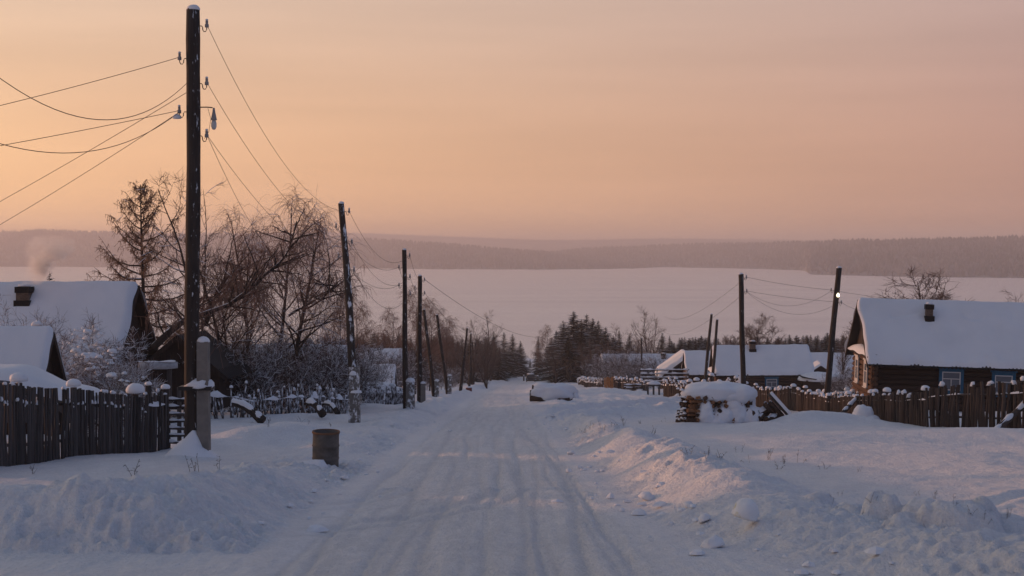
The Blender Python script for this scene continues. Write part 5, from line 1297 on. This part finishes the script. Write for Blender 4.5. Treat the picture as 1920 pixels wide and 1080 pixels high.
def larch():
    Y = 60.0; x = gx(267, Y); z = zg(x, Y); H = at(267, 346, Y).z - z; rng = np.random.default_rng(3)
    lev = [[], [], [], []]; tt = np.linspace(0, 1, 12)
    lev[0].append((np.stack([.05 * np.sin(tt * 5), .04 * np.sin(tt * 4), -.3 + (H + .3) * tt], -1), np.linspace(.15, .012, 12)))
    for i in range(62):
        f = .22 + .77 * (i + rng.random()) / 62; az = i * 2.4 + rng.normal() * .3
        L = (2.75 * min(1, (1 - f) / .62) ** .8 + .18) * rng.uniform(.75, 1.15); el = R(-8 + 58 * f ** 1.2 + rng.normal() * 5)
        q = np.linspace(0, 1, 8); r_ = L * q
        out = r_ * math.cos(el); up = r_ * math.sin(el) - .10 * L * np.sin(q * np.pi) + .10 * L * q ** 3
        P = np.stack([math.cos(az) * out, math.sin(az) * out, H * f + up], -1) + rng.normal(size=(8, 3)) * .018 * L * q[:, None]
        lev[1].append((P, np.linspace(.018 + .011 * L, .006, 8)))
        for j in range(int(8 + 9 * L)):
            k = rng.uniform(1.2, 6.95); a = int(k); b = P[a] + (P[a + 1] - P[a]) * (k - a); d = (P[a + 1] - P[a]); d /= np.linalg.norm(d)
            d = d * .8 + rng.normal(size=3) * .5; l2 = rng.uniform(.18, .55) * (.5 + .2 * L); s = np.linspace(0, 1, 5)[:, None]
            P2 = b + d * l2 * s + np.array([0, 0, -.28]) * l2 * s ** 2; lev[2].append((P2, np.linspace(.009, .006, 5)))
            for m in range(5):
                b3 = P2[rng.integers(1, 5)]; d3 = rng.normal(size=3) * .06 + np.array([0, 0, -.10]); s3 = np.linspace(0, 1, 3)[:, None]; lev[3].append((b3 + d3 * s3 * rng.uniform(.7, 1.6), np.full(3, .0075)))
    place_tree('larch_tree', 'tall bare conical larch with upswept boughs behind the smoking house', 'tree', tree_meshes(lev, 'bark', 'bark', 'twig_larch', snow=.05, seed=3), (x, Y, z), group=TG)
larch()
BM = ('bark', 'bark', 'twig_birch')
tree_at('birch_tree', 'weeping birch with the highest crown, left of the second pole', 'tree', spec(BIRCH, lean=(.10, 0, 0)), 512, 61, 352, .12, BM, 5, snow=.25, frost=.12, group=TG)
tree_at('birch_tree', 'slim weeping birch with pale trunk base near the broken fence', 'tree', spec(BIRCH, n=(24, 10, 6)), 542, 57, 392, .13, ('bark', 'bark', 'twig_birch'), 6, snow=.3, frost=.15, group=TG)
tree_at('birch_tree', 'dense drooping birch in the middle of the left tree group', 'tree', spec(BIRCH, n=(22, 11, 7)), 462, 63, 384, .12, BM, 7, snow=.2, frost=.12, group=TG)
tree_at('bare_tree', 'open-crowned bare tree just right of the tallest pole', 'tree', spec(LOOSE, stems=1, lean=(.05, 0, 0), n=(20, 8, 6), len=lambda f: .30 * (1 - f) ** .55 + .07), 412, 56, 322, .11, ('bark', 'bark', 'twig'), 8, snow=.25, group=TG)
tree_at('bare_tree', 'thin bare tree whose top twigs show beside the tallest pole', 'tree', spec(LOOSE, lean=(.02, 0, 0), n=(9, 5, 4), stems=1, len=lambda f: .26 * (1 - f) ** .55 + .08), 384, 58, 330, .07, ('bark', 'bark', 'twig'), 9, snow=.2, group=TG)
tree_at('bare_tree', 'lower bare tree in front of the smaller birches', 'tree', spec(LOOSE, n=(18, 9, 7)), 438, 54, 430, .10, ('bark', 'bark', 'twig'), 10, snow=.35, group=TG)
# big leaning limb crossing the group
def limb(label, pts, Y, r0, r1, seed, parts=10):
    P = np.array([np.array(at(px, py, Y + dy)) for px, py, dy in pts]); o = P[0].copy(); root = thing('leaning_tree', label, 'tree', o, group=TG)
    t = np.linspace(0, 1, 14); Pi = np.stack([np.interp(t, np.linspace(0, 1, len(P)), P[:, i] - o[i]) for i in range(3)], -1)
    Rr = np.linspace(r0, r1, 14)
    MB().tubes(Pi, Rr, 8, True).build('trunk', M['bark'], root, smoothed=True)
    MB().tubes(Pi + np.array([0, -.01, 1]) * (Rr * .62)[:, None], Rr * (.55 + .35 * perlin(t * 9 + seed, t * 0, seed)), 6).build('branch_snow', M['snow'], root, smoothed=True)
    rng = np.random.default_rng(seed); L1 = []; L2 = []; L3 = []
    for k in range(parts):
        f = rng.uniform(.2, .98); b = np.array([np.interp(f, t, Pi[:, i]) for i in range(3)]); d = rng.normal(size=3) * np.array([.8, .5, .5]) + np.array([.3, 0, .35]); d /= np.linalg.norm(d); L = rng.uniform(.8, 2.0)
        q = np.linspace(0, 1, 6)[:, None]; p1 = b + d * L * q + rng.normal(size=(6, 3)) * .04 * q; L1.append((p1, np.linspace(.035, .012, 6)))
        for m in range(9):
            k2 = rng.integers(1, 6); e = d * .4 + rng.normal(size=3) * .5; p2 = p1[k2] + e * .7 * np.linspace(0, 1, 5)[:, None] + np.array([0, 0, -.22]) * (np.linspace(0, 1, 5) ** 2)[:, None]; L2.append((p2, np.linspace(.011, .007, 5)))
            for n in range(5):
                p3 = p2[rng.integers(1, 5)]; e3 = rng.normal(size=3) * .16; L3.append((p3 + e3 * np.linspace(0, 1, 4)[:, None] + np.array([0, 0, -.45]) * (np.linspace(0, 1, 4) ** 1.4)[:, None] * rng.uniform(.4, 1.3), np.full(4, .0055)))
    b = MB().tubes(np.stack([p for p, _ in L1]), np.stack([r for _, r in L1]), 5); b.build('branches', M['bark'], root)
    b = MB().tubes(np.stack([p for p, _ in L2]), np.stack([r for _, r in L2]), 3); b.tubes(np.stack([p for p, _ in L3]), np.stack([r for _, r in L3]), 3); b.build('twigs', M['twig_birch'], root)
limb('thick snow-topped limb slanting up to the right through the birches', [(372, 592, 0), (400, 582, 0), (430, 572, 0), (456, 551, 0), (478, 536, .2), (500, 512, .4), (520, 498, .5), (537, 478, .6), (549, 445, .8), (556, 415, 1.0)], 52, .085, .022, 4, 26)
limb('snow-topped bough reaching right towards the second pole', [(541, 592, 0), (560, 579, 0), (580, 577, 0), (603, 562, -.3), (618, 545, -.3), (634, 531, -.5)], 56.8, .055, .018, 5, 14)
limb('low snow-topped bough rising left of the tallest pole', [(287, 652, 0), (318, 622, 0), (347, 600, .2), (372, 590, .3)], 47, .13, .08, 6, 6)
limb('snowy curved stem between tallest pole and slanting limb', [(385, 610, 0), (400, 560, .2), (425, 520, .4), (460, 500, .6)], 53, .10, .03, 7, 12)
# snow-loaded bushes between shed and house
def snow_bush(label, px, Y, top_py, w, seed, nball=16, group='snow-loaded bushes'):
    x = gx(px, Y); z = zg(x, Y); H = at(px, top_py, Y).z - z
    lv = grow_tree(seed, H, .022, spec(BUSH, stem_spread=.28 * w, n=(10, 8, 6), stems=12))
    root = place_tree('snowy_bush', label, 'bush', tree_meshes(lv, 'bark', 'bark', 'twig', snow=.45, seed=seed, frost=.35), (x, Y, z), seed, group=group)
    rng = np.random.default_rng(seed); b = MB()
    for k in range(nball * 5):
        s = rng.gamma(2.0, .022) + .015; f = rng.uniform(.15, .92)
        b.blob((rng.normal() * w * .40, rng.normal() * .3, H * f), (s * rng.uniform(.9, 1.5), s, s * rng.uniform(.6, 1.0)), int(seed * 100 + k), .4, 9, 7)
    tag(b.build('snow_clumps', M['snow'], root, smoothed=True), kind='stuff')
snow_bush('snow-loaded bush in front of the smoking house roof', 160, 44.5, 598, 1.1, 21, 26)
snow_bush('twiggy snow-loaded bush left of the dark gable', 186, 44.5, 632, .9, 22, 24)
snow_bush('low snowy bush just right of the small shed', 182, 40.5, 640, .8, 23, 18)
snow_bush('low twiggy bush behind the left fence end', 236, 36.0, 688, .8, 24, 10)
snow_bush('frosted bush at the left edge below the chimney', 25, 46.5, 585, 1.0, 25, 16)
# thicket of bare shrubs behind the broken fence
lvs = [tree_meshes(grow_tree(40 + k, 3.0, .025, spec(BUSH, stems=10)), 'thicket', 'thicket', 'thicket', seed=k, frost=.22, snow=.12) for k in range(4)]
rng = np.random.default_rng(9); k = 0
ORD = ['first', 'second', 'third', 'fourth', 'fifth', 'sixth', 'seventh', 'eighth', 'ninth', 'tenth', 'eleventh', 'twelfth', 'thirteenth', 'fourteenth', 'fifteenth', 'sixteenth', 'seventeenth', 'eighteenth', 'nineteenth', 'twentieth', 'twenty-first', 'twenty-second', 'twenty-third', 'twenty-fourth', 'twenty-fifth']
for px_, Yb, tpy in sorted(((395, 50, 650), (430, 52, 632), (470, 51, 640), (505, 53, 622), (540, 54, 650), (575, 54, 630), (605, 55, 640), (635, 57, 655), (655, 60, 632), (590, 60, 612), (450, 58, 610), (520, 60, 610), (480, 62, 600), (555, 62, 606), (625, 64, 618), (675, 66, 668), (660, 72, 645), (690, 78, 655),
                     (720, 92, 650), (745, 96, 655), (765, 100, 660), (735, 110, 638), (700, 115, 640), (775, 112, 655))):
    x = gx(px_, Yb); z = zg(x, Yb); H = at(px_, tpy, Yb).z - z
    place_tree('bare_shrub', ORD[k] + ' bare frosted shrub from the left in the thicket along the left fences', 'shrub', lvs[k % 4], (x, Yb, z), k * 1.7, H / 3.0, 'thicket behind the left fences'); k += 1
kl = kr = 0
for px_, Yb, tpy in sorted(((845, 135, 690), (858, 150, 685), (870, 172, 678), (905, 200, 690), (830, 125, 684), (800, 118, 672), (1150, 140, 690), (1170, 132, 672), (1180, 138, 668), (1165, 150, 655), (1195, 150, 672), (1225, 150, 660), (1140, 150, 668), (1215, 172, 668), (1205, 160, 660), (1155, 170, 648), (1185, 168, 650), (1135, 165, 655), (1240, 172, 668), (1605, 95, 690), (1590, 100, 680), (1612, 88, 690), (1570, 110, 694), (1120, 180, 668))):
    x = gx(px_, Yb); z = zg(x, Yb); H = at(px_, tpy, Yb).z - z
    rt_ = px_ > 1000
    if rt_: kr += 1
    else: kl += 1
    place_tree('bare_shrub', ORD[kr - 1] + ' bare shrub from the left in the brush before the right houses' if rt_ else ORD[kl - 1] + ' bare shrub from the left beside the far left poles', 'shrub', lvs[k % 4], (x, Yb, z), k * 1.7, H / 3.0, 'brush before the right houses' if rt_ else 'shrubs by the far left poles'); k += 1
# apple tree behind right house, other single bare trees
tree_at('bare_tree', 'small leafless treetop at the right edge behind the ridge', 'tree', APPLE, 1905, 80, 548, .07, ('bark', 'bark', 'twig'), 32)
gm = tree_meshes(grow_tree(33, 8.0, .12, spec(LOOSE, stems=3, n=(14, 7, 5), r3=.0085, r2=.012, ang=(34, 36, 40), trop=(.08, .08, .05))), 'bark', 'bark', 'twig', snow=0)
def from_mesh(label, px, Y, tpy, rot, name='bare_tree', ms=gm, H0=8.0, group=None, cat='tree', wide=1.0):
    x = gx(px, Y); z = zg(x, Y); H = at(px, tpy, Y).z - z
    return place_tree(name, label, cat, ms, (x, Y, z), rot, H / H0 * wide, group, sz=H / H0)
gm2 = tree_meshes(grow_tree(36, 8.0, .12, spec(LOOSE, stems=4, stem_spread=.22, start=.12, n=(18, 9, 7), r3=.0095, r2=.013, ang=(42, 40, 42))), 'bark', 'bark', 'twig', snow=0)
from_mesh('spreading leafless fruit tree behind the right house ridge', 1757, 78, 513, .4, ms=gm2, wide=1.55)
from_mesh('broom-shaped bare tree rising above the far right houses', 1220, 215, 580, .5)
from_mesh('dense bare crown behind the middle log house chimney', 1408, 160, 592, 1.5, ms=gm2, wide=1.2)
from_mesh('rounded bare crown left of the dense one behind the middle house', 1372, 165, 612, 2.5, ms=gm2, wide=1.1)
from_mesh('bare tree left of the right house gable', 1580, 150, 618, 3.3)
from_mesh('bare tree with fine crown above the left spruces', 908, 235, 588, 4.1)
from_mesh('leafless tree left of the fine-crowned one above the far poles', 880, 225, 610, 5.0)
from_mesh('thin bare tree behind the big right spruces', 1160, 240, 610, .9)
bm2 = tree_meshes(grow_tree(34, 10.0, .10, spec(BIRCH, r3=.010, r2=.013)), 'bark', 'bark', 'twig_birch')
from_mesh('tall drooping birch left of the third pole', 738, 118, 585, 5.3, 'birch_tree', bm2, 10.0)
from_mesh('drooping birch behind the sixth pole', 838, 150, 600, 2.9, 'birch_tree', bm2, 10.0)
from_mesh('drooping birch behind the third and fourth poles', 778, 100, 548, .3, 'birch_tree', bm2, 10.0)
from_mesh('drooping birch right of the fourth pole', 805, 112, 570, 1.3, 'birch_tree', bm2, 10.0)
from_mesh('lower birch right of the second pole', 668, 95, 575, 2.3, 'birch_tree', bm2, 10.0)
from_mesh('thin birch behind the second pole', 640, 85, 545, 3.1, 'birch_tree', bm2, 10.0)
from_mesh('pale thin birch beside the lone narrow spruce', 1028, 300, 615, 4.4, 'birch_tree', bm2, 10.0)

# spruces
def spruce_meshes(seed, H=12.0, rad=2.3, snow=.5, nwh=30):
    rng = np.random.default_rng(seed); nV = []; nT = []; sV = []; sT = []
    def frond(out_v, out_t, o, d, L, w, lift):
        n = 5; side = np.array([-d[1], d[0], 0]); side /= np.linalg.norm(side) + 1e-9
        for k in range(n):
            f0 = k / n; c = o + d * L * (f0 + .5 / n) + np.array([0, 0, -1.0]) * (f0 ** 1.5) * L * .32 + np.array([0, 0, lift])
            ww = w * (1 - f0 * .75)
            for s in (-1, 1):
                tip = c + side * s * ww * rng.uniform(.7, 1.2) + d * L * .22 + np.array([0, 0, -ww * rng.uniform(.15, .5)])
                i = len(out_v); out_v.extend([c - d * L * .14, c + d * L * .12, tip]); out_t.append([i, i + 1, i + 2])
        tip = o + d * L * 1.06 + np.array([0, 0, -.30 * L + lift]); i = len(out_v); b = o + d * L * .72 + np.array([0, 0, -.19 * L + lift]); out_v.extend([b + side * w * .25, b - side * w * .25, tip]); out_t.append([i, i + 1, i + 2])
    for w in range(nwh):
        f = w / nwh; z = H * (.04 + .95 * f ** .92); Lr = rad * (1 - f) ** .8 + .08
        nb = int(9 - 4 * f); a0 = rng.uniform(0, 6)
        for b in range(nb):
            a = a0 + b * 2 * np.pi / nb + rng.normal() * .2; L = Lr * rng.uniform(.65, 1.2)
            d = np.array([math.cos(a), math.sin(a), .22 - .25 * (1 - f) + (.5 * f ** 3)]); d /= np.linalg.norm(d); o = np.array([0, 0, z + rng.normal() * .1])
            frond(nV, nT, o, d, L, .24 * L + .10, 0)
            frond(nV, nT, o + np.array([0, 0, -.10]), d * np.array([1, 1, .6]), L * .9, .22 * L + .08, -.06)
            if rng.random() < snow:
                o2 = o + d * L * .30; frond(sV, sT, o2, d, L * .62, .12 * L + .05, .05 - .02)
    tr = MB().tubes(np.array([[0, 0, -.5], [0, 0, H * .5], [0, 0, H * 1.0]]), np.array([.16, .10, .015]) * H / 12, 7)
    return [('trunk', tr.mesh('trunk', M['bark'], True)), ('crown', np_mesh('crown', np.array(nV), None, nT, M['needle'], False)), ('crown_snow', np_mesh('crown_snow', np.array(sV), None, sT, M['frost'], False))]
SPM = [spruce_meshes(60, 12, 3.4, .75), spruce_meshes(61, 12, 3.0, .7), spruce_meshes(62, 12, 2.5, .7), spruce_meshes(63, 12, 3.9, .8, 34)]
def spruce(label, px, Y, tpy, k, group, bpy_=None, wide=1.0):
    x = gx(px, Y); z = zg(x, Y) if bpy_ is None else abs_z(px, bpy_, Y)
    H = at(px, tpy, Y).z - z
    return place_tree('spruce_tree', label, 'spruce', SPM[k % 4], (x, Y, z), px * .7, H / 12.0 * wide, group, sz=H / 12.0)
SG = 'spruces along the road'
for lab, px_, Yb, tpy, kk, wd in (
        ('big snowy spruce with the highest tip, right of the road', 1076, 250, 583, 3, 1.6), ('twin-tipped spruce joined to the right of the highest one', 1100, 262, 588, 0, 1.6),
        ('spruce at the left flank of the big right clump', 1056, 268, 600, 1, 1.6), ('spruce at the right flank of the big clump', 1122, 240, 600, 1, 1.7), ('lower spruce right of the big clump', 1136, 225, 612, 0, 1.6),
        ('spruce low in the front of the big right clump', 1066, 236, 622, 0, 1.7), ('dark spruce filling the middle of the big right clump', 1090, 246, 598, 2, 1.8), ('spruce in the gap right of the twin-tipped one', 1112, 256, 596, 3, 1.3), ('broad low spruce at the right foot of the big clump', 1150, 232, 628, 3, 1.3), ('lone narrow spruce standing beside the road end on the right', 1009, 330, 630, 2, .95), ('low spruce between the lone narrow one and the big clump', 1034, 300, 632, 0, 1.5), ('small spruce left of the big clump', 1043, 285, 618, 2, 1.1),
        ('spruce at the road edge, rightmost of the left clump', 976, 335, 638, 0, 1.25), ('tall spruce in the left clump beside the road', 961, 330, 625, 1, 1.35), ('spruce in the left clump, second from its left end', 945, 318, 622, 2, 1.5), ('dark spruce at the left end of the left clump', 926, 300, 620, 1, 1.5),
        ('low spruce in front of the left clump', 936, 280, 650, 0, 1.1), ('small spruce at the end of the road', 994, 420, 672, 2, 1.0), ('spruce right of the thin pole', 912, 285, 632, 2, 1.1),
        ('tall spruce right of the big clump before the far houses', 1161, 250, 618, 2, 1.3), ('spruce left of the broom-shaped tree', 1180, 262, 626, 1, 1.2), ('spruce right of the broom-shaped tree', 1242, 262, 622, 0, 1.2), ('second spruce right of the broom-shaped tree', 1256, 280, 628, 1, 1.0)):
    spruce(lab, px_, Yb, tpy, kk, SG, wide=wd)
# far wood by the lake shore: every tree its own object
rng = np.random.default_rng(5); fg_r = 'far wood by the lake on the right'; fg_l = 'far wood by the lake on the left'
def top_right(px): return np.interp(px, [1270, 1300, 1320, 1360, 1420, 1480, 1560, 1600, 1660, 1920], [640, 633, 634, 640, 640, 632, 628, 634, 640, 640])
for k in range(96):
    px_ = 1262 + k * 3.9 + rng.normal() * 3; Yb = rng.uniform(230, 340); tpy = float(top_right(px_)) - 7 + rng.gamma(1.6, 5.5)
    spruce('snowy conifer in the far wood by the lake behind the right houses', px_, Yb, tpy, int(rng.integers(4)), fg_r, wide=rng.uniform(1.2, 1.9))
for k in range(34):
    px_ = rng.uniform(1255, 1640); Yb = rng.uniform(280, 380)
    from_mesh('bare tree in the far wood by the lake behind the right houses', px_, Yb, float(top_right(px_)) + rng.gamma(2, 6) + 4, rng.uniform(0, 6), group=fg_r, wide=1.2)
def top_left(px): return np.interp(px, [640, 680, 720, 760, 800, 850, 900, 930], [622, 618, 620, 618, 622, 628, 628, 630])
for k in range(36):
    px_ = 560 + k * 10.0 + rng.normal() * 4; Yb = rng.uniform(210, 330); tpy = float(top_left(px_)) + rng.gamma(1.6, 6)
    spruce('dark conifer in the wood behind the left poles', px_, Yb, tpy, int(rng.integers(4)), fg_l, wide=rng.uniform(1.2, 1.7))
for k in range(46):
    px_ = rng.uniform(600, 925); Yb = rng.uniform(150, 280)
    from_mesh('bare tree in the wood behind the left poles', px_, Yb, float(top_left(px_)) + rng.gamma(2, 6), rng.uniform(0, 6), group=fg_l, wide=1.3)
for k in range(34):
    px_ = rng.uniform(1040, 1215); Yb = rng.uniform(190, 300)
    from_mesh('bare tree among the spruces right of the road end', px_, Yb, 630 + rng.gamma(2, 8), rng.uniform(0, 6), group='bare trees among the right spruces', wide=1.3)
# trees added out of view on the left to help shade the street
for k, (x, y) in enumerate(((-44, 68), (-26, 80), (-52, 78), (-36, 86))):
    spruce_z = zg(x, y)
    place_tree('spruce_tree', 'unseen spruce added for shade beyond the smoking house', 'spruce', SPM[k % 4], (x, y, spruce_z), k, .55 + .05 * (k % 4), 'unseen shade spruces added on the left')
